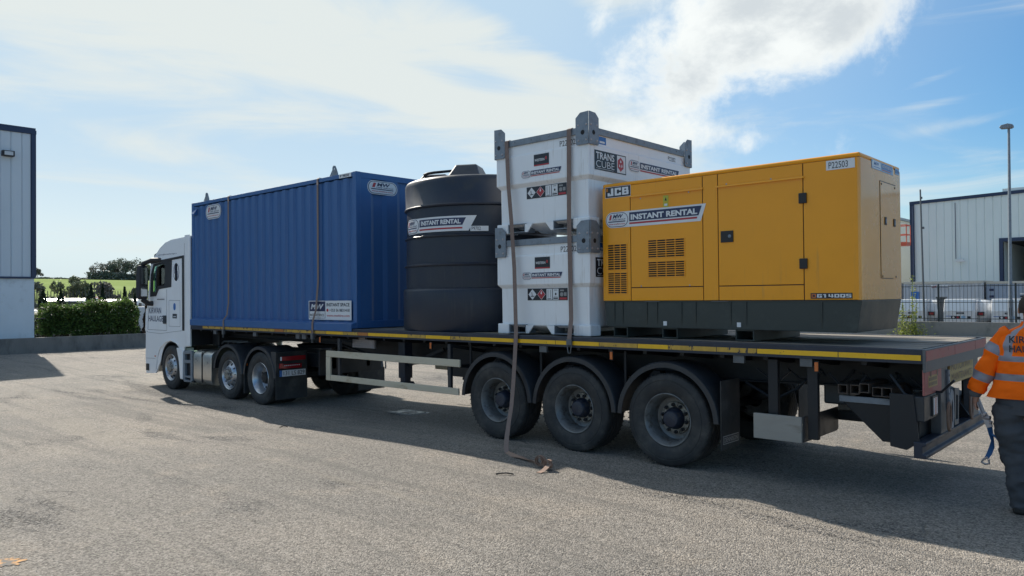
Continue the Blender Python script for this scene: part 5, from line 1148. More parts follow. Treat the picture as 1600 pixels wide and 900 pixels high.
# hair shell
q = MB(); vs = []; n1_, n2_ = 12, 20
for i in range(n1_+1):
    th = math.pi*.62*i/n1_
    for k in range(n2_):
        a = 2*math.pi*k/n2_; r_ = .099
        lim = th if math.sin(a) < .2 else min(th, math.pi*.33)
        vs.append((math.sin(lim)*math.cos(a)*.101, .034+math.sin(lim)*math.sin(a)*.118, 1.775+math.cos(lim)*.130))
fs = [(i*n2_+k, i*n2_+(k+1) % n2_, (i+1)*n2_+(k+1) % n2_, (i+1)*n2_+k) for i in range(n1_) for k in range(n2_)]
q.add(vs, fs); q.build('hair', 'hair', pe, loc=(0, 0, 0), smooth=80)
def loft(rings, n, mats_of, closed_top=False, wr=.006, seed=0, sc=9):
    """rings: (centre, rx, ry, tilt axis dir, material)"""
    mb = MB(); vs = []
    for (c, rx, ry, dr) in rings:
        dr = Vector(dr).normalized(); a = Vector((1, 0, 0)); a = (a-dr*a.dot(dr)).normalized(); b = dr.cross(a)
        for k in range(n):
            t = 2*math.pi*k/n
            ct_, st__ = math.cos(t), math.sin(t)
            ct_ = math.copysign(abs(ct_)**.85, ct_); st__ = math.copysign(abs(st__)**.85, st__)
            p = Vector(c)+a*ct_*rx+b*st__*ry
            dn = 1.2*noise.noise(Vector((p.x*sc*.4, p.y*sc*.4, p.z*sc*.6+seed+7)))+noise.noise(Vector((p.x*sc*.8, p.y*sc*.8, p.z*sc*1.3+seed)))+.5*noise.noise(Vector((p.x*sc*2, p.y*sc*2, p.z*sc*3+seed)))
            p += (a*ct_+b*st__)*dn*wr
            vs.append(p)
    fs = []; ms = []
    for i in range(len(rings)-1):
        for k in range(n):
            fs.append((i*n+k, i*n+(k+1) % n, (i+1)*n+(k+1) % n, (i+1)*n+k)); ms.append(mats_of(i, k))
    for f, m_ in zip(fs, ms): pass
    base = len(mb.v); mb.v += [tuple(v) for v in vs]; mb.f += fs; mb.m += ms
    return mb
def interp(keys, n):
    out = []
    for i in range(n+1):
        t = i/n*(len(keys)-1); a = int(min(t, len(keys)-2)); f = t-a
        f2 = f
        k0, k1 = keys[a], keys[a+1]
        c = tuple(k0[0][j]*(1-f2)+k1[0][j]*f2 for j in range(3)); rx = k0[1]*(1-f2)+k1[1]*f2; ry = k0[2]*(1-f2)+k1[2]*f2
        out.append([c, rx, ry])
    for i in range(len(out)):
        a = Vector(out[max(0, i-1)][0]); b = Vector(out[min(len(out)-1, i+1)][0]); out[i].append(tuple(b-a))
    return out
# jacket torso
tk_ = [((0, 0, .995), .335, .19), ((0, -.005, 1.10), .295, .185), ((0, -.01, 1.22), .275, .175), ((0, -.01, 1.34), .268, .165), ((0, -.005, 1.45), .262, .15), ((0, 0, 1.53), .235, .12), ((0, .005, 1.585), .165, .095), ((0, .01, 1.62), .098, .085), ((0, .015, 1.655), .078, .08)]
rg = interp(tk_, 80)
for r_ in rg: r_[3] = (0, 0, 1)
NS = 56
def tm(i, k):
    z = rg[i][0][2]; x = math.cos(2*math.pi*(k+.5)/NS)
    if 1.145 < z < 1.205 or 1.305 < z < 1.36: return 1
    if z >= 1.36 and .48 < abs(x) < .70: return 1
    return 0
loft(rg, NS, tm, wr=.015, seed=3).build('jacket', ['hivis', 'reflect'], pe, loc=(0, 0, 0), smooth=70)
# sleeves
for s_ in (-1, 1):
    if s_ < 0: keys = [((-.135, 0, 1.535), .10, .085), ((-.205, -.005, 1.48), .088, .088), ((-.275, -.015, 1.36), .085, .085), ((-.345, -.02, 1.23), .082, .082), ((-.395, -.005, 1.11), .078, .078), ((-.425, .0, 1.035), .072, .072)]
    else: keys = [((.135, 0, 1.535), .10, .085), ((.205, -.005, 1.48), .088, .088), ((.25, -.015, 1.36), .085, .085), ((.29, -.02, 1.23), .082, .082), ((.30, .03, 1.11), .074, .074), ((.30, .06, 1.02), .066, .066)]
    rs = interp(keys, 44)
    loft(rs, 28, lambda i, k: 1 if 11 < i < 17 or 27 < i < 33 or False else 0, wr=.014, seed=11+s_, sc=13).build('sleeve', ['hivis', 'reflect'], pe, loc=(0, 0, 0), smooth=70)
    kc = [keys[-1], ((keys[-1][0][0]-.004, keys[-1][0][1]+.0, keys[-1][0][2]-.03), .052, .052), ((keys[-1][0][0]-.006, keys[-1][0][1], keys[-1][0][2]-.055), .040, .042)]
    loft(interp([(kc[0][0], .060, .060)]+kc[1:], 8), 20, lambda i, k: 0, wr=.003, seed=5).build('cuff', 'cuff', pe, loc=(0, 0, 0), smooth=70)
# trousers
keys = [((0, 0, 1.03), .265, .165), ((0, 0, .97), .275, .17), ((0, 0, .86), .272, .17)]
loft(interp(keys, 10), 40, lambda i, k: 0, wr=.006, seed=2).build('trousers', 'trouser', pe, loc=(0, 0, 0), smooth=70)
for s_ in (-1, 1):
    keys = [((s_*.145, 0, .93), .140, .165), ((s_*.160, -.003, .80), .138, .148), ((s_*.158, 0, .66), .122, .125), ((s_*.145, .01, .52), .103, .108), ((s_*.13, -.01, .38), .095, .098), ((s_*.11, -.02, .22), .082, .088), ((s_*.105, -.015, .10), .080, .088), ((s_*.105, -.01, .06), .083, .092)]
    loft(interp(keys, 50), 30, lambda i, k: 0, wr=.024, seed=20+s_, sc=12).build('trouser_leg', 'trouser', pe, loc=(0, 0, 0), smooth=70)
    q = MB(); q.prism([(s_*.105-.05, -.105), (s_*.105+.05, -.105), (s_*.105+.055, .0), (s_*.105+.055, .12), (s_*.105+.03, .175), (s_*.105-.03, .175), (s_*.105-.055, .12), (s_*.105-.055, .0)], .002, .095, 'z'); q.build('boot', 'boot', pe, loc=(0, 0, 0), bevel=.025, seg=3)
MB().box(-.05, .02, -.157, -.15, .985, 1.0).build('belt_label', 'steelp', pe, loc=(0, 0, 0))
# lettering across the shoulders, wrapped to the back
def backfn(u, v, l):
    t = tk_; 
    ry = .160 if v < 1.40 else .160-(v-1.40)*.10
    x = u; yb = -ry*max(.0, 1-(abs(x)/.245)**2.3)**.43
    return (x, yb-.022-l, v)
d = Dec(backfn); d.text('KIRWAN', -.155, .155, 1.475, 1.535, 0, Dec.BLK, 0, .02); d.text('HAULAGE', -.155, .155, 1.395, 1.455, 0, Dec.BLK, 0, .02)
d.build('jacket_lettering', pe, loc=(0, 0, 0))
# strap with ratchet held in the left hand
hs = thing('ratchet_strap', 'pale steel ratchet with a blue strap tail hanging from the left hand of the worker', 'ratchet strap', (.32, .45, .95))
q = MB(); q.beam((.305, .452, .985), (.375, .43, .80), .030, .012); q.beam((.315, .475, .985), (.385, .452, .80), .008, .03); q.beam((.30, .43, .985), (.368, .41, .80), .008, .03); q.build('handle', 'steelp', hs, bevel=.003)
q = MB(); q.beam((.372, .44, .82), (.415, .43, .715), .05, .022); q.tube([(.36, .44, .80), (.42, .42, .80)], .02, 10); q.tube([(.375, .40, .83), (.375, .48, .83)], .014, 8); q.beam((.40, .44, .77), (.43, .42, .755), .02, .03); q.build('ratchet', 'steelp', hs, bevel=.003)
q = MB(); q.ribbon([(.410, .43, .72), (.42, .43, .66), (.432, .43, .60), (.425, .43, .54), (.405, .43, .48), (.38, .43, .43)], [(1, .3, 0), (.6, .8, 0), (.3, 1, 0), (.8, .5, 0), (1, .2, .1), (1, 0, .3)], .045, .004); q.ribbon([(.425, .425, .66), (.455, .42, .64), (.475, .42, .615)], (0, .5, 1), .02, .004); q.build('webbing', 'strapb', hs, smooth=60)
q = MB(); q.tube([(.395, .43, .45), (.36, .43, .425), (.345, .43, .40), (.375, .43, .385), (.405, .43, .395), (.40, .43, .43)], .010, 7); q.build('hook', 'steelp', hs, smooth=60)

# ================================================================== surroundings
M['clad'] = mat('grey_cladding', (.56, .62, .67), .5, var=.04, vs=.6, dirt=(.50, .56, .60), ds=.8, dt=(.5, .9), stretch=(1, 1, .3))
M['cladr'] = mat('grey_green_cladding', (.70, .77, .76), .5, var=.03, vs=.6, dirt=(.62, .69, .69), ds=.8, dt=(.5, .9), stretch=(1, 1, .3))
M['trimb'] = mat('navy_trim', (.018, .035, .085), .45, var=.1)
M['render'] = mat('painted_render', (.62, .68, .72), .7, var=.05, vs=1.2, bump=.2, bs=18, dirt=(.40, .43, .44), ds=1.4, dt=(.5, .8))
M['conc'] = mat('weathered_concrete', (.19, .18, .165), .85, var=.18, vs=2, bump=.4, bs=22, dirt=(.10, .098, .09), ds=2.2, dt=(.45, .75), stretch=(1, 1, .4))
M['concr'] = mat('pale_concrete', (.26, .25, .225), .85, var=.15, vs=2, bump=.4, bs=22, dirt=(.15, .145, .13), ds=2.0, dt=(.45, .8), stretch=(1, 1, .5))
M['fence'] = mat('dark_green_black_fence', (.03, .04, .04), .5, var=.1)
M['cream'] = mat('cream_cladding', (.50, .48, .42), .6, var=.05)
M['red'] = mat('red_paint', (.50, .045, .03), .35, var=.06, coat=.3)
M['redor'] = mat('orange_red_paint', (.58, .10, .05), .4, var=.06)
M['vanw'] = mat('white_van_paint', (.66, .67, .68), .3, var=.03, coat=.4)
M['wing'] = glass('vehicle_glass', (.15, .18, .19), .03)
M['lensw'] = mat('lamp_glass', (.5, .52, .54), .2, var=.1)
# left building: end wall at x=-31 running along y
lb = thing('warehouse', 'pale blue warehouse end wall with navy corner trim at the left edge', 'building', (-45, -9, 0))
MB().box(-60, -31.06, -30, 1.70, -.2, 2.775).build('rendered_wall', 'render', lb)
MB().box(-60, -31.08, -30, 1.68, 2.775, 8.25).build('inner_wall', 'clad', lb)
y = 1.60; k = 0
while y > -9:
    w_ = .36 if k else .30
    MB().prism([(-31.08, y), (-31.055, y-.010), (-31.04, y-.03), (-31.04, y-w_+.05), (-31.055, y-w_+.012), (-31.08, y-w_+.004)], 2.84, 8.26, 'z').build('cladding_panel', 'clad', lb)
    y -= w_; k += 1
q = MB(); q.box(-31.10, -31.0, 1.60, 1.76, 2.84, 8.30); q.box(-31.24, -31.02, 1.66, 1.765, 2.84, 8.30); q.build('corner_trim', 'trimb', lb, bevel=.01)
MB().box(-31.10, -30.99, -9, 1.77, 8.26, 8.42).build('roof_trim', 'trimb', lb, bevel=.01)
MB().box(-31.10, -31.0, -9, 1.74, 2.765, 2.84).build('drip_trim', 'trimb', lb)
MB().box(-60, -31.02, -30, 1.75, 8.42, 8.50).build('roof', 'trimb', lb)
MB().box(-60, -31.06, 1.70, 1.73, 2.84, 8.3).build('side_cladding', 'clad', lb)
q = MB(); q.box(-31.0, -30.78, .62, 1.0, 7.30, 7.50, 0); q.box(-30.775, -30.77, .67, .95, 7.33, 7.47, 1); q.beam((-31.04, .8, 7.45), (-30.95, .8, 7.42), .05, .05); q.build('floodlight', ['seal', 'lensw'], lb, bevel=.01)
for zz_ in (1.25, 1.62):
    q = MB(); q.tube([(-31.2, 1.70, zz_), (-30.95, 1.80, zz_), (-30.95, 2.05, zz_)], .025, 6); q.build('gate_hinge', 'seal', lb)
# yard walls
q = MB(); q.box(-30.35, -30.1, -30, 14, -.1, .56); yw = q.build('yard_wall', 'conc', org=(-30.2, 0, 0), bevel=.015); tag(yw, 'low dark concrete yard wall in front of the hedge on the left', 'wall')
tag(MB().box(-31.0, -30.35, -30, 14, -.1, .30).build('verge', 'concr', org=(-30.7, 0, 0)), kind='structure')
q = MB(); q.box(-26, 14, 31.0, 31.25, -.1, .62); yr = q.build('yard_wall', 'concr', org=(-6, 31, 0), bevel=.015); tag(yr, 'low pale concrete yard wall under the bar fence beyond the trailer', 'wall')
# wall joints as recessed gaps: coping blocks on top of the right wall
# mesh fence
fe = thing('bar_fence', 'dark metal bar fence standing on the pale yard wall at the right', 'fence', (-6, 31.12, .62))
barm = MB().box(-.006, .006, -.006, .006, 0, 1.66).mesh('fence_bar', 'fence')
for k in range(150):
    o = bpy.data.objects.new('fence_bar', barm); COL.objects.link(o); o.parent = fe; o.location = (-13.0+k*.148, 0, 0)
for zz_ in (.75, 1.48, 2.2): MB().box(-19, 3.2, 31.105, 31.115, zz_, zz_+.03).build('fence_rail', 'fence', fe)
for xx in [-19+2.96*k for k in range(8)]: MB().box(xx, xx+.06, 31.13, 31.19, .62, 2.32).build('fence_post', 'fence', fe)
# lamp post and thin pole
lp = thing('street_lamp', 'tall grey lamp post with a small lantern behind the right yard wall', 'street lamp', (-4.42, 31.5, 0))
q = MB(); q.tube([(-4.42, 31.5, -.1), (-4.42, 31.5, 1.6), (-4.42, 31.5, 1.62), (-4.38, 31.5, 9.05)], .07, 12, rr=[.105, .105, .075, .05]); q.build('post', 'galv', lp, smooth=40)
q = MB(); q.box(-4.47, -4.36, 31.40, 31.42, .9, 1.25); q.build('access_cover', 'galvdark', lp)
q = MB(); q.prism([(-4.72, 9.12), (-4.66, 9.20), (-4.40, 9.24), (-4.22, 9.18), (-4.20, 9.06), (-4.30, 9.02), (-4.68, 9.05)], 31.35, 31.65, 'y'); q.build('lantern', 'galv', lp, bevel=.03)
q = MB(); q.tube([(-7.83, 31.6, -.1), (-7.93, 31.6, 6.75)], .04, 8, rr=[.05, .035]); q.box(-7.86, -7.78, 31.5, 31.6, 4.9, 5.0); q.box(-7.90, -7.84, 31.52, 31.6, 6.3, 6.4); o = q.build('thin_pole', 'galvdark', org=(-7.83, 31.6, 0)); tag(o, 'thin dark leaning pole rising above the fence in front of the warehouse', 'pole')
# right warehouse
rb = thing('warehouse', 'large grey-green clad warehouse with navy trim and a dark open doorway at the right', 'building', (0, 55, 0))
BY = 44.; bx0 = -11.65
MB().box(bx0+.05, -6.75, BY+.06, BY+30, -.2, 7.4).build('inner_wall', 'cladr', rb); MB().box(-6.75, -2.4, BY+.06, BY+.3, 4.85, 7.9).build('inner_wall', 'cladr', rb); MB().box(-2.4, 22, BY+.06, BY+30, -.2, 8.2).build('inner_wall', 'cladr', rb)
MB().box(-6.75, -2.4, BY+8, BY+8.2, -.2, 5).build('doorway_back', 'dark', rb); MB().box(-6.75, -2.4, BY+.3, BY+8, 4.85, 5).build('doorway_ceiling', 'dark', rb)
x = bx0+.22; k = 0
def roofz(x): return 7.42+(x-bx0)*.028
while x < 12:
    w_ = .42; zb = 4.95 if -6.98 < x < -2.6 else 0.0
    zt = roofz(x)
    MB().prism([(x+.004, BY+.06), (x+.012, BY+.035), (x+.05, BY+.02), (x+w_-.05, BY+.02), (x+w_-.012, BY+.035), (x+w_-.004, BY+.06)], zb, zt, 'z').build('cladding_panel', 'cladr', rb)
    x += w_; k += 1
q = MB(); q.box(bx0, bx0+.24, BY-.02, BY+.1, -.2, roofz(bx0)+.1); q.build('corner_trim', 'trimb', rb)
q = MB(); q.prism([(bx0, roofz(bx0)-.03), (14, roofz(14)-.03), (14, roofz(14)+.16), (bx0, roofz(bx0)+.16)], BY-.05, BY+.3, 'y'); q.build('roof_trim', 'trimb', rb)
q = MB(); q.prism([(bx0, roofz(bx0)), (22, roofz(22)), (22, roofz(22)+.05), (bx0, roofz(bx0)+.05)], BY+.3, BY+30, 'y'); q.build('roof', 'trimb', rb)
q = MB(); q.box(-6.95, -6.75, BY-.03, BY+.2, 0, 5.05); q.box(-6.75, -2.4, BY-.03, BY+.2, 4.85, 5.05); q.box(-2.4, -2.2, BY-.03, BY+.2, 0, 5.05); q.build('door_trim', 'trimb', rb)
q = MB(); q.box(-9.05, -8.75, BY-.22, BY+.0, 3.80, 3.92); q.box(-9.12, -8.62, BY-.26, BY-.22, 3.76, 3.84); q.build('wall_lamp', 'vanw', rb, bevel=.01)
# further building
fb = thing('warehouse', 'distant cream building with a dark lower band glimpsed behind the generator', 'building', (-22, 66, 0))
MB().box(-32, -17.5, 62, 80, 2.8, 8.2).build('upper_wall', 'cream', fb); MB().box(-32, -17.6, 62.05, 80, -.2, 2.8).build('lower_wall', 'trimb', fb); MB().box(-32.2, -17.3, 61.9, 80, 8.2, 8.4).build('roof_trim', 'galv', fb)
# lift basket
lf = thing('boom_lift', 'orange-red lift basket raised behind the generator against the cream building', 'lift', (-11.6, 41, 0))
q = MB(); bx, by, bz = -11.9, 41., 4.75
xs_ = (bx-1.0, bx+.95); ys_ = (by-.4, by+.4)
for xa in (*xs_, bx): 
    for ya in ys_: q.tube([(xa, ya, bz), (xa, ya, bz+1.15)], .028, 6)
for zz_ in (.6, 1.15):
    for ya in ys_: q.tube([(xs_[0], ya, bz+zz_), (xs_[1], ya, bz+zz_)], .028, 6)
    for xa in xs_: q.tube([(xa, ys_[0], bz+zz_), (xa, ys_[1], bz+zz_)], .028, 6)
q.build('basket_rails', 'redor', lf, smooth=50)
MB().box(xs_[0], xs_[1], ys_[0], ys_[1], bz-.05, bz+.16).build('basket_floor', 'redor', lf)
q = MB(); q.beam((bx-.2, by, bz-.1), (bx-2.0, by, bz-.9), .18, .2); q.beam((bx-2.0, by, bz-.9), (bx-6.5, by+.1, .9), .25, .28); q.build('boom', 'redor', lf)
q = MB(); q.box(bx-8.2, bx-5.6, by-.8, by+1.0, .35, 1.1); q.build('chassis', 'redor', lf, bevel=.05)
q = MB()
for xa in (-7.8, -6.0):
    for ya in (-.85, .85): q.lathe([(-.12, .15), (-.12, .36), (.12, .36), (.12, .15)], (bx+xa, by+.1+ya, .36), 'y', n=20)
q.build('tyres', 'rubber', lf, smooth=40)
q = MB(); q.box(-11.75, -11.45, 40.62, 40.66, 5.3, 5.55); q.build('control_box', 'red', lf)
# bowsers behind the fence
def bowser():
    r_ = thing('fuel_bowser', '', 'fuel bowser', (0, 0, 0), 'white fuel bowser trailers parked behind the fence')
    q = MB(); q.prism([(-1.25, .45), (.45, .45), (.45, 1.60), (-.95, 1.62), (-1.25, 1.30)], -.62, .62, 'x') if False else q.prism([(-.78, .38), (-.78, 1.05), (-.58, 1.62), (.9, 1.62), (.9, .38)], -.72, .62, 'x'); q.build('cabinet', 'vanw', r_, loc=(0, 0, 0), bevel=.03)
    q = MB(); q.add([(-.56, -.79, 1.06), (.50, -.79, 1.06), (.50, -.60, 1.60), (-.56, -.60, 1.60)], [(0, 1, 2, 3)]); q.build('hatch', 'clad', r_, loc=(0, 0, 0))
    q = MB(); q.lathe([(-.55, .0005), (-.50, .30), (-.38, .50), (-.1, .58), (.6, .58), (.9, .5), (1.0, .3), (1.03, .0005)], (.72, .2, 1.0), 'y', n=28); q.build('tank_barrel', 'vanw', r_, loc=(0, 0, 0), smooth=60)
    q = MB(); q.box(-.70, .62, -.75, 1.2, .26, .38); q.box(.2, 1.2, -.4, 1.2, .26, .40); q.build('chassis', 'black', r_, loc=(0, 0, 0))
    for xa, ya in ((-.72, .3), (1.22, .3)):
        q = MB(); q.lathe([(-.1, .12), (-.1, .33), (.1, .33), (.1, .12), (.06, .0005)], (xa, ya, .33), 'x', n=20); q.build('wheel', 'rubber', r_, loc=(0, 0, 0), smooth=40)
    q = MB(); q.box(.62, .90, -.45, -.38, .84, 1.02, 0); q.box(.68, .86, -.47, -.45, .88, .98, 1); q.build('rear_lamp', ['ink', 'redlens'], r_, loc=(0, 0, 0))
    d = Dec(lambda u, v, l: (u, -.785-l, v), .003)
    d.rect(-.18, .14, .92, 1.0, 0, Dec.BLK); d.text('WESTERN', -.14, .08, .945, .975, 1, Dec.WHT); d.rect(-.62, -.36, .80, .83, 0, Dec.BLU); d.rect(-.40, -.02, .70, .83, 0, Dec.BLK); d.poly([(-.36, .765), (-.30, .71), (-.24, .765), (-.30, .82)], 1, Dec.WHT); d.poly([(-.18, .765), (-.12, .71), (-.06, .765), (-.12, .82)], 1, Dec.RED); d.rect(.03, .20, .72, .84, 0, Dec.PAL); d.rect(.27, .42, .70, .82, 0, Dec.BLK)
    d.build('labels', r_, loc=(0, 0, 0))
    return r_
b0 = bowser(); names_ = ['white fuel bowser behind the weed and thin pole', 'white fuel bowser standing clear between the thin pole and the lamp post', 'white fuel bowser partly behind the lamp post', 'white fuel bowser behind the head of the worker']
for k, (xx, yy) in enumerate([(-8.75, 33.9), (-6.70, 34), (-4.75, 34), (-2.7, 34)]):
    o = b0 if k == 0 else copy_tree(b0); o.location = (xx, yy, 0); o['label'] = names_[k]
# grey pump pillar
q = MB(); q.prism([(-7.72, .3), (-7.50, .3), (-7.45, 1.65), (-7.78, 1.65)], 33.6, 33.9, 'y'); q.box(-7.82, -7.40, 33.52, 33.98, 1.65, 1.74); q.box(-7.66, -7.62, 33.55, 33.6, 1.2, 1.5); o = q.build('dispenser_post', 'galvdark', org=(-7.6, 33.7, 0), bevel=.02); tag(o, 'dark grey dispenser cabinet with a pale cap between two white bowsers', 'cabinet')
# white cabins behind the bowsers
def cabin(x0, x1, y0, lab, col, z=2.55):
    t = thing('site_cabin', lab, 'cabin', ((x0+x1)/2, y0+1, 0), 'site cabins and containers behind the bowsers')
    n = int((x1-x0)/.3); p_ = (x1-x0-.2)/n; pts = []
    for k in range(n): 
        a = x0+.1+k*p_; pts += [(a, y0+.03), (a+p_*.4, y0+.03), (a+p_*.5, y0+.06), (a+p_*.9, y0+.06)]
    pts += [(x1-.1, y0+.03)]
    MB().prism(pts+[(x1-.1, y0+.2), (x0+.1, y0+.2)], .2, z-.12, 'z').build('front_panel', col, t)
    MB().box(x0+.1, x1-.1, y0+.2, y0+2.4, .2, z-.12).build('cabin_body', col, t)
    MB().box(x0, x1, y0-.02, y0+2.5, z-.12, z).build('roof_edge', 'cream', t)
    for a in (x0, x1-.1): MB().box(a, a+.1, y0, y0+.12, .1, z-.12).build('corner_post', col, t)
    MB().box(x0, x1, y0, y0+.12, .1, .2).build('bottom_rail', col, t)
    return t
M['cabw'] = mat('pale_grey_cabin', (.45, .48, .52), .5, var=.05)
M['cabb'] = mat('pale_blue_cabin', (.30, .36, .45), .5, var=.08)
c_ = cabin(-10.6, -6.75, 38.6, 'pale grey corrugated cabin with a small sign behind the bowsers', 'cabw')
d = Dec(onY(38.62), .004); d.rect(-9.25, -8.35, 2.18, 2.36, 1, Dec.WHT); d.rect(-9.22, -8.38, 2.20, 2.235, 2, Dec.NAV); d.poly([(-9.2, 2.24), (-9.0, 2.24), (-8.95, 2.34)], 2, Dec.RED); d.build('sign', c_)
c_ = cabin(-6.7, -4.3, 38.9, 'pale blue corrugated cabin left of the dark doorway', 'cabb', 2.5)
d = Dec(onY(38.92), .004)
for k in range(3): d.rect(-6.55, -6.35, 1.3+k*.35, 1.42+k*.35, 1, Dec.NAV); d.rect(-5.2, -4.75, 1.55+k*.13, 1.62+k*.13, 1, Dec.BLK if k < 2 else Dec.WHT)
d.build('sign', c_)
q = MB(); q.tube([(-4.2, 37.6, 0), (-4.2, 37.6, 2.25), (-3.2, 37.6, 2.3), (-3.2, 37.6, 0)], .06, 8); o = q.build('pipe_frame', 'amber2', org=(-3.7, 37.6, 0)) if False else q.build('pipe_frame', 'yellowtape', org=(-3.7, 37.6, 0)); tag(o, 'yellow tubular hoop frame in front of the dark doorway', 'frame')
q = MB(); q.box(-9.55, -9.20, 36, 36.3, 1.55, 2.0); q.box(-9.41, -9.35, 36.1, 36.16, 0, 1.55); o = q.build('sign_post', 'inkb', org=(-9.4, 36, 0)); tag(o, 'small blue square sign on a post left of the thin pole', 'sign')

# ------------------------------------------------------------------ vegetation
def leafmat(name, col, var=.35, trans=.25):
    m = bpy.data.materials.new(name); m.use_nodes = True; t = NT(m.node_tree); p = t.n['Principled BSDF']
    g = t.new('ShaderNodeNewGeometry'); rnd_ = g.outputs['Random Per Island']
    k = t.mr(rnd_, 0, 1, 1-var, 1+var, False)
    sc = t.new('ShaderNodeVectorMath', operation='SCALE'); sc.inputs[0].default_value = col; t.l.new(k, sc.inputs['Scale'])
    t.put(p.inputs['Base Color'], sc.outputs[0]); p.inputs['Roughness'].default_value = .6
    tr = t.new('ShaderNodeBsdfTranslucent'); t.l.new(sc.outputs[0], tr.inputs[0])
    mx = t.new('ShaderNodeMixShader'); mx.inputs[0].default_value = trans
    t.l.new(p.outputs[0], mx.inputs[1]); t.l.new(tr.outputs[0], mx.inputs[2]); t.l.new(mx.outputs[0], t.n['Material Output'].inputs[0])
    M[name] = m
leafmat('hedgeleaf', (.085, .145, .03), .6, .4); leafmat('cypress', (.018, .036, .016), .4, .1); leafmat('hazedgrove', (.17, .19, .15), .3, .15)  # third leaf colour is paled to paint in distance haze
leafmat('bushleaf', (.13, .155, .085), .3, .2); leafmat('weedleaf', (.24, .28, .06), .4, .4); leafmat('redbrown', (.06, .035, .022), .4, .15); leafmat('twiggy', (.15, .145, .12), .25, .1)
M['bark'] = mat('bark', (.07, .06, .05), .9, var=.3, vs=6)
def leaves(mb, pts, size, rnd, m=0, flat=.5):
    for p in pts:
        s = size*rnd.uniform(.6, 1.3); a = Vector((rnd.gauss(0, 1), rnd.gauss(0, 1), rnd.gauss(0, 1)*flat)).normalized(); b = a.cross(Vector((rnd.gauss(0, 1), rnd.gauss(0, 1), rnd.gauss(0, 1)))).normalized()
        p = Vector(p); mb.add([p-a*s, p+b*s*.5, p+a*s, p-b*s*.5], [(0, 1, 2, 3)], m)
# box hedge
hg = thing('hedge', 'dense clipped green hedge behind the low wall on the left', 'hedge', (-31.9, 3.8, .3))
rnd = random.Random(9); q = MB(); pts = []
y0, y1 = 1.95, 5.65
def hz(y): return 1.70+.16*noise.noise(Vector((y*1.6, 7, 3)))-.45*max(0, (2.5-y)/.55)**2-.45*max(0, (y-5.2)/.45)**2+.18*math.sin(y*1.1+.6)*.5+.09*noise.noise(Vector((y*2.2, 0, 3)))+(.14 if y > 3.6 else 0)
for k in range(15000):
    y = rnd.uniform(y0, y1); zt = hz(y); z = rnd.uniform(.42, zt); x = rnd.uniform(-32.5, -31.25)
    f = rnd.random()
    if f < .55: x = -31.38+rnd.gauss(0, .06)+.22*noise.noise(Vector((y*1.8, z*1.8, 1)))-.25*max(0, z-1.35)
    elif f < .80: z = zt+rnd.gauss(0, .075)
    if z < .62 and noise.noise(Vector((y*1.3, 4, 0))) > .0: continue
    pts.append((x, y, z))
leaves(q, pts, .055, rnd); q.build('foliage', 'hedgeleaf', hg, recalc=False)
q = MB()
for k in range(60):
    y = rnd.uniform(y0+.1, y1-.1); x = rnd.uniform(-32.2, -31.5); q.tube([(x, y, .2), (x+rnd.uniform(-.1, .1), y+rnd.uniform(-.15, .15), .8), (x+rnd.uniform(-.2, .2), y+rnd.uniform(-.3, .3), 1.5)], .014, 5)
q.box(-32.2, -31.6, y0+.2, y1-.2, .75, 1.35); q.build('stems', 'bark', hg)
def cypress(x, y, z0, z1, r_, lab, m='cypress', n=1500):
    t = thing('cypress_tree', lab, 'conifer', (x, y, z0)); q = MB(); rd = random.Random(int(x*100+y*37)); pts = []
    for k in range(n):
        f = rd.random(); zz_ = z0+.15+(z1-z0-.15)*f; rr_ = r_*1.35*(1-f**1.6)*(.8+.25*math.sin(f*14+y)); a = rd.uniform(0, 6.283); r2_ = rr_*math.sqrt(rd.uniform(.3, 1)); pts.append((x+math.cos(a)*r2_, y+math.sin(a)*r2_, zz_))
    leaves(q, pts, .055, rd, 0, 2.2); q.build('foliage', m, t, recalc=False)
    q = MB(); q.tube([(x, y, z0), (x, y, z0+(z1-z0)*.8)], .03, 6, rr=[.04, .01]); q.build('trunk', 'bark', t)
cypress(-33.2, 2.6, .1, 2.38, .38, 'dark conifer just right of the warehouse corner')
cypress(-33.6, 3.38, .1, 2.40, .34, 'small dark conifer top showing above the left part of the hedge')
cypress(-33.2, 4.42, .1, 2.62, .36, 'tallest dark conifer of the pair above the middle of the hedge')
cypress(-33.2, 4.88, .1, 2.60, .28, 'slimmer dark conifer right beside the tallest one behind the hedge')
cypress(-33.4, 5.85, .1, 2.50, .30, 'dark conifer above the right end of the hedge')
cypress(-32.6, 5.98, .1, 2.20, .22, 'small dark conifer between hedge and lorry mirror')
cypress(-31.6, 6.05, .2, 1.75, .16, 'thin reddish brown shrub between the hedge and the lorry cab', 'redbrown', 900)
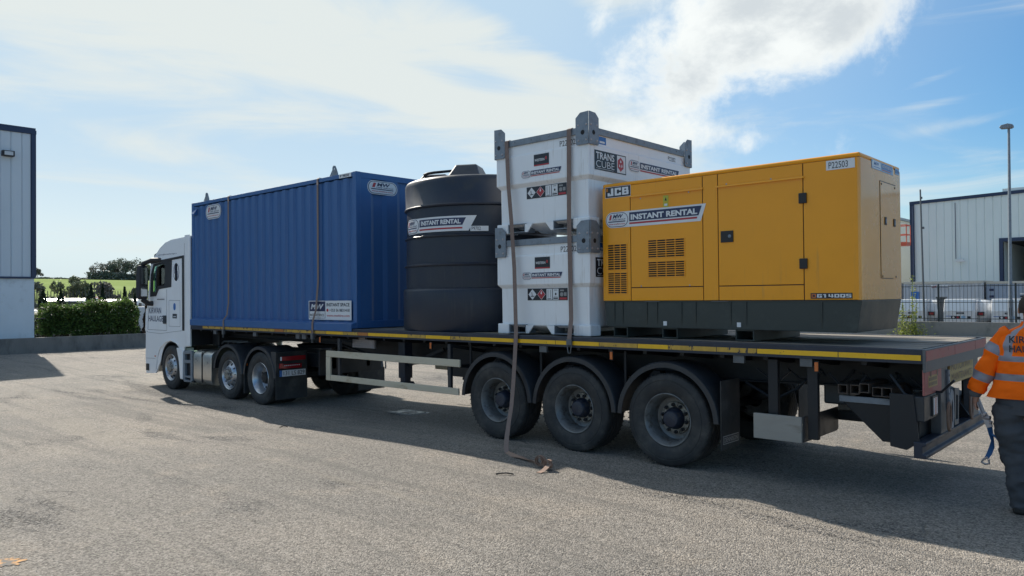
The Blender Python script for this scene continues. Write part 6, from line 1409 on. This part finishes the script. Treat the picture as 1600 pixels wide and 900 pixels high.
def tree(x, y, z0, h, cr, lab, grp, m='hazedgrove', n=900, trunk=.35, ls=.4, flat=.8, name='deciduous_tree', cy=1.):
    t = thing(name, lab, 'tree', (x, y, z0), grp); rd = random.Random(int(x*13+y*7)); q = MB()
    tz = z0+h*trunk; q.tube([(x, y, z0-.3), (x+.02*h, y, tz), (x, y+.02*h, z0+h*.75)], .02*h, 7, rr=[.03*h, .02*h, .008*h]); tips = []
    for k in range(9):
        a = rd.uniform(0, 6.283); e = rd.uniform(.45, 1.1); l = cr*rd.uniform(.6, 1.0)
        p0 = (x, y, tz+rd.uniform(-.05, .3)*h); p1 = (x+math.cos(a)*l*math.cos(e)*.6, y+math.sin(a)*l*math.cos(e)*.6, p0[2]+l*.5*math.sin(e)); p2 = (x+math.cos(a)*l*.95, y+math.sin(a)*l*.95, min(z0+h*.95, p1[2]+l*.6*rd.uniform(.4, 1)))
        q.tube([p0, p1, p2], .008*h, 5, rr=[.012*h, .007*h, .003*h]); tips += [p1, p2]
    q.build('trunk', 'bark', t)
    cl_ = []
    for k in range(16):
        a = rd.uniform(0, 6.283); u = rd.uniform(-.6, 1); rr_ = cr*math.sqrt(max(0, 1-u*u))*rd.uniform(.5, .95)
        cl_.append((x+math.cos(a)*rr_, y+math.sin(a)*rr_, z0+h*(1+trunk)/2+u*h*(1-trunk)/2*.85, cr*rd.uniform(.22, .42)))
    pts = []
    for k in range(n):
        c = rd.choice(cl_); r_ = c[3]; v = Vector((rd.gauss(0, 1), rd.gauss(0, 1), rd.gauss(0, 1)*.8)).normalized()*r_*rd.uniform(.5, 1.05); pts.append((c[0]+v.x, c[1]+v.y, c[2]+v.z))
    q = MB(); leaves(q, pts, ls, rd, 0, flat); q.build('crown', m, t, recalc=False)
# field rising behind
M['field'] = mat('bright_grass_field', (.20, .27, .07), .95, var=.12, vs=.08, dirt=(.165, .225, .06), ds=.04, dt=(.4, .7), spec=.05)
mb = MB(); n1_ = 24
xs_ = [-75, -90, -120, -160, -200, -240, -262, -300, -420, -700]; zs_ = [-.3, .6, 2.1, 4.3, 6.4, 8.2, 9.0, 9.4, 8.0, 3]
ys_ = [-160+i*28 for i in range(24)]
vs = []
for yi in ys_:
    for xi, zi in zip(xs_, zs_):
        vs.append((xi, yi, zi*(1-.0012*(yi-40)*.5)+.5*noise.noise(Vector((xi*.012, yi*.012, 0)))*min(1, zi/4) if zi > 0 else zi))
mb.add(vs, [(j*len(xs_)+i, j*len(xs_)+i+1, (j+1)*len(xs_)+i+1, (j+1)*len(xs_)+i) for j in range(len(ys_)-1) for i in range(len(xs_)-1)])
tag(mb.build('hill', 'field', smooth=80), kind='structure')
# hedgerow trees on the crest
rd = random.Random(21)
spec = [(84.5, 5.2, 3.1, 'rounded pale bare-branched tree on the crest, leftmost of the clump', 'twiggy', 420), (90.3, 7.0, 4.2, 'large rounded dark tree in the crest clump', 'hazedgrove', 1400), (95.8, 6.6, 4.2, 'broad dark tree right of the largest on the crest', 'hazedgrove', 1100), (101.5, 5.4, 3.6, 'olive tree on the crest partly behind the lorry mirror', 'bushleaf', 800), (66.8, 3.2, 1.8, 'small lone thorn tree on the crest near the warehouse', 'twiggy', 420), (107, 5.2, 3.4, 'tree on the crest hidden partly by the lorry cab', 'hazedgrove', 700)]
for y, h, cr, lb_, m_, n in spec: tree(-264, y, 8.6, h, cr, lb_, 'trees along the hill crest', m_, n*2, .18, .30)
# hedge along the crest
q = MB(); pts = []
for k in range(22000):
    y = rd.uniform(40, 130)
    th = 2.6+.9*noise.noise(Vector((y*.25, 0, 0))) if y > 80.5 else .75+.3*noise.noise(Vector((y*.3, 1, 0)))
    if y < 80.5 and rd.random() < .6: continue
    pts.append((-262+rd.gauss(0, .8), y, 8.4+rd.random()**.8*max(.2, th)))
leaves(q, pts, .38, rd); o = q.build('field_hedge', 'hazedgrove', org=(-262, 95, 8.6), recalc=False); tag(o, 'long dark hedgerow along the top of the green field', 'hedgerow', kind='stuff')
# scrub in front of the field
for (x, y, h, cr, lb_, m_, n) in [(-58, 11.3, 3.9, 1.5, 'grey green bush growing left of centre below the green field', 'bushleaf', 900), (-58, 9.2, 3.5, .9, 'dark scrubby bush below the field beside the warehouse corner', 'hazedgrove', 700), (-62, 15.0, 3.4, 1.3, 'thin twiggy bush below the field near the lorry mirror', 'twiggy', 500), (-60, 16.6, 3.0, 1.3, 'low green bush behind the fence beside the lorry cab', 'bushleaf', 700), (-59, 12.9, 2.8, 1.1, 'low pale bush behind the palisade fence', 'bushleaf', 500), (-61, 13.9, 2.4, 1.1, 'low olive bush behind the palisade fence', 'hazedgrove', 500)]:
    tree(x, y, -.1, h, cr, lb_, 'bushes below the field', m_, n*3, .1, .13, 1., 'bush')
# palisade fence
pf = thing('palisade_fence', 'dark palisade fence running behind the hedge and parked vehicles', 'fence', (-44, 12, 0))
pal = MB().prism([(-.02, 0), (.02, 0), (.02, 2.42), (0, 2.50), (-.02, 2.42)], -.006, .006, 'x').mesh('fence_pale', 'fence')
for k in range(150):
    o = bpy.data.objects.new('fence_pale', pal); COL.objects.link(o); o.parent = pf; o.location = (0, -9.5+k*.155, 0)
for zz_ in (.4, 1.95): MB().box(-44.05, -44.02, 2, 26, zz_, zz_+.05).build('fence_rail', 'fence', pf)
for k in range(9): MB().box(-44.12, -44.05, 2.5+k*2.75, 2.58+k*2.75, 0, 2.55).build('fence_post', 'fence', pf)
def van(x, y, lab, col='vanw', nm='white_van', cat='van', h=2.05, ln=4.6, wd=1.85, grp='vehicles parked behind the hedge', rz=R(90), window=True):
    t = thing(nm, lab, cat, (x, y, 0), grp, rz=rz)
    l2 = ln/2
    prof = [(-l2, .35), (l2, .35), (l2+.05, .75), (l2-.15, 1.02), (l2-.85, 1.12), (l2-1.45, h-.12), (l2-1.75, h-.02), (-l2+.3, h), (-l2+.05, h-.1), (-l2-.03, 1.0)]
    MB().prism(prof, -wd/2, wd/2, 'y').build('body', col, t, loc=(0, 0, 0), bevel=.06, seg=3)
    for s_ in (-1, 1):
        q = MB(); ya, yb = sorted((s_*wd/2, s_*(wd/2+.012))); q.prism([(l2-1.0, 1.16), (l2-1.48, h-.22), (l2-2.3, h-.22), (l2-2.3, 1.16)], ya, yb, 'y')
        q.build('window', 'seal', t, loc=(0, 0, 0))
    q = MB(); q.add([(l2-.80, -wd/2+.12, 1.16), (l2-.80, wd/2-.12, 1.16), (l2-1.40, wd/2-.2, h-.20), (l2-1.40, -wd/2+.2, h-.20)], [(0, 1, 2, 3)]); q.build('windscreen', 'seal', t, loc=(.05, 0, .03))
    q = MB(); q.box(-l2-.045, -l2-.02, -wd/2+.15, wd/2-.15, 1.15, h-.3); q.build('rear_window', 'seal', t, loc=(0, 0, 0))
    for xa in (-l2+.85, l2-.85):
        for s_ in (-1, 1):
            q = MB(); q.lathe([(.0, .0005), (.0, .18), (-.02, .2), (-.02, .32), (.18, .32)], (xa, s_*wd/2, .33), 'y', n=20, sgn=-s_); q.build('wheel', 'rubber', t, loc=(0, 0, 0), smooth=40)
    return t
van(-38, 5.0, 'white van roof and windscreen showing over the left part of the hedge', rz=R(-30)); v_ = van(-38.5, 7.6, 'white van roof showing over the right part of the hedge', h=2.0, rz=R(-30))
van(-41, 9.9, 'white vehicle partly hidden between hedge and lorry cab', h=1.9, rz=R(0))
van(-41.5, 6.6, 'red vehicle roof between the two conifers and the white van', 'red', 'red_car', 'car', h=2.12, ln=1.9, wd=1.7, rz=R(80)); van(-42, 8.3, 'red vehicle roof behind the right end of the hedge', 'red', 'red_car', 'car', h=2.12, ln=1.9, wd=1.7, rz=R(80))
van(-37.5, 3.1, 'silver grey car partly behind the conifer near the warehouse', 'galv', 'grey_car', 'car', h=1.6, ln=4.2, rz=R(20))
van(-35.6, 8.2, 'white car glimpsed beside the lorry front, behind the wall', 'vanw', 'white_car', 'car', h=1.62, ln=4.0, rz=R(75))
q = MB(); q.tube([(-120, 46, 0), (-120, 46, 10)], .12, 8); q.build('pole', 'galv', org=(-120, 46, 0)) if False else None
q = MB(); q.tube([(-70, 23.3, 0), (-70, 23.3, 5.3)], .06, 8, rr=[.08, .05]); q.box(-70.2, -69.8, 22.9, 23.5, 5.2, 5.3); o = q.build('lamp_pole', 'galv', org=(-70, 23.3, 0)); tag(o, 'slim pale pole standing against the green field left of the lorry mirror', 'pole')
# weed on the right wall
wd_ = thing('weed_plant', 'tall yellow-green weed growing in front of the pale wall beside the generator', 'weed', (-8.2, 30.4, 0))
q = MB(); rd = random.Random(5); pts = []
for k in range(7):
    bx_ = -8.25+rd.uniform(-.35, .5); tz = rd.uniform(.7, 1.5) if k else 2.75; tx_ = bx_+rd.uniform(-.15, .15)
    q.tube([(bx_, 30.4, 0), (tx_, 30.4, tz)], .012, 5)
    for j in range(int(60*tz/1.2)):
        f = rd.random(); w2 = .20*(1-f*.5); pts.append((bx_+(tx_-bx_)*f+rd.gauss(0, w2*.5), 30.4+rd.gauss(0, .12), tz*f))
for k in range(380): pts.append((-8.1+rd.gauss(0, .36), 30.4+rd.gauss(0, .2), abs(rd.gauss(0, .28))+.02))
q.build('stems', 'weedleaf', wd_, recalc=False); q = MB(); leaves(q, pts, .055, rd); q.build('foliage', 'weedleaf', wd_, recalc=False)

# loose grit on the worn asphalt near the viewer
M['grit'] = mat('loose_grit', (.26, .245, .22), .85, var=.45, vs=60)
q = MB(); rd = random.Random(77)
for k in range(9000):
    d_ = 2.2+9*rd.random()**1.3; a = YAW+rd.uniform(-.72, .72)
    x, y = 1.844+math.sin(a)*d_, -7.39+math.cos(a)*d_
    if noise.noise(Vector((x*.7, y*.7, 5)))+.35*rd.random() < .06: continue
    r_ = .0022+.0035*rd.random()**3
    z = gz(x, y); a2 = rd.uniform(0, 6.28); c_, s_ = math.cos(a2)*r_, math.sin(a2)*r_
    q.add([(x+c_, y+s_, z), (x-s_, y+c_*.8, z), (x-c_*.9, y-s_, z), (x+s_, y-c_, z), (x+c_*.2, y, z+r_*.9)], [(0, 1, 4), (1, 2, 4), (2, 3, 4), (3, 0, 4)])
o = q.build('loose_grit', 'grit', org=(0, -4, 0), recalc=False); tag(o, 'loose pale grit scattered over the worn asphalt in the foreground', 'grit', kind='stuff')

for yy in (.55, -.55): MB().tube([(-31.02, yy, 8.2), (-31.02, yy, 2.9)], .012, 6).build('cladding_rib', 'clad', lb)
q = MB(); q.tube([(-9.15, BY-.06, 7.3), (-9.15, BY-.06, 3.95)], .02, 6); q.tube([(-11.45, BY-.08, 7.3), (-11.45, BY-.08, .1)], .05, 8); q.build('downpipe', 'trimb', rb)

# brake gear and hoses under the rear of the trailer
for k in range(3):
    xw = -2.615-1.31*k
    for yy in (.55, 1.95):
        q = MB(); q.lathe([(0, .0005), (0, .08), (.05, .095), (.10, .095), (.16, .07), (.16, .0005)], (xw+.18, yy, .66), 'x', n=18); q.build('brake_chamber', 'black', tr, smooth=40)
q = MB(); rd = random.Random(31)
for k in range(7):
    x0 = -1.7+.25*k; y0 = .35+.2*(k % 3); sag = .10+.08*rd.random()
    q.tube([(x0, y0, 1.12), (x0+.12, y0+.05, 1.12-sag), (x0+.25, y0+.02, 1.10-sag*.8), (x0+.36, y0, 1.12)], .012, 6)
q.tube([(-.35, .25, 1.15), (-.22, .22, .98), (-.10, .2, .95)], .014, 6); q.tube([(-1.9, .5, .95), (-1.6, .55, .78), (-1.35, .6, .92), (-1.2, .6, 1.1)], .016, 6)
q.build('brake_hoses', 'plastic', tr, smooth=50)
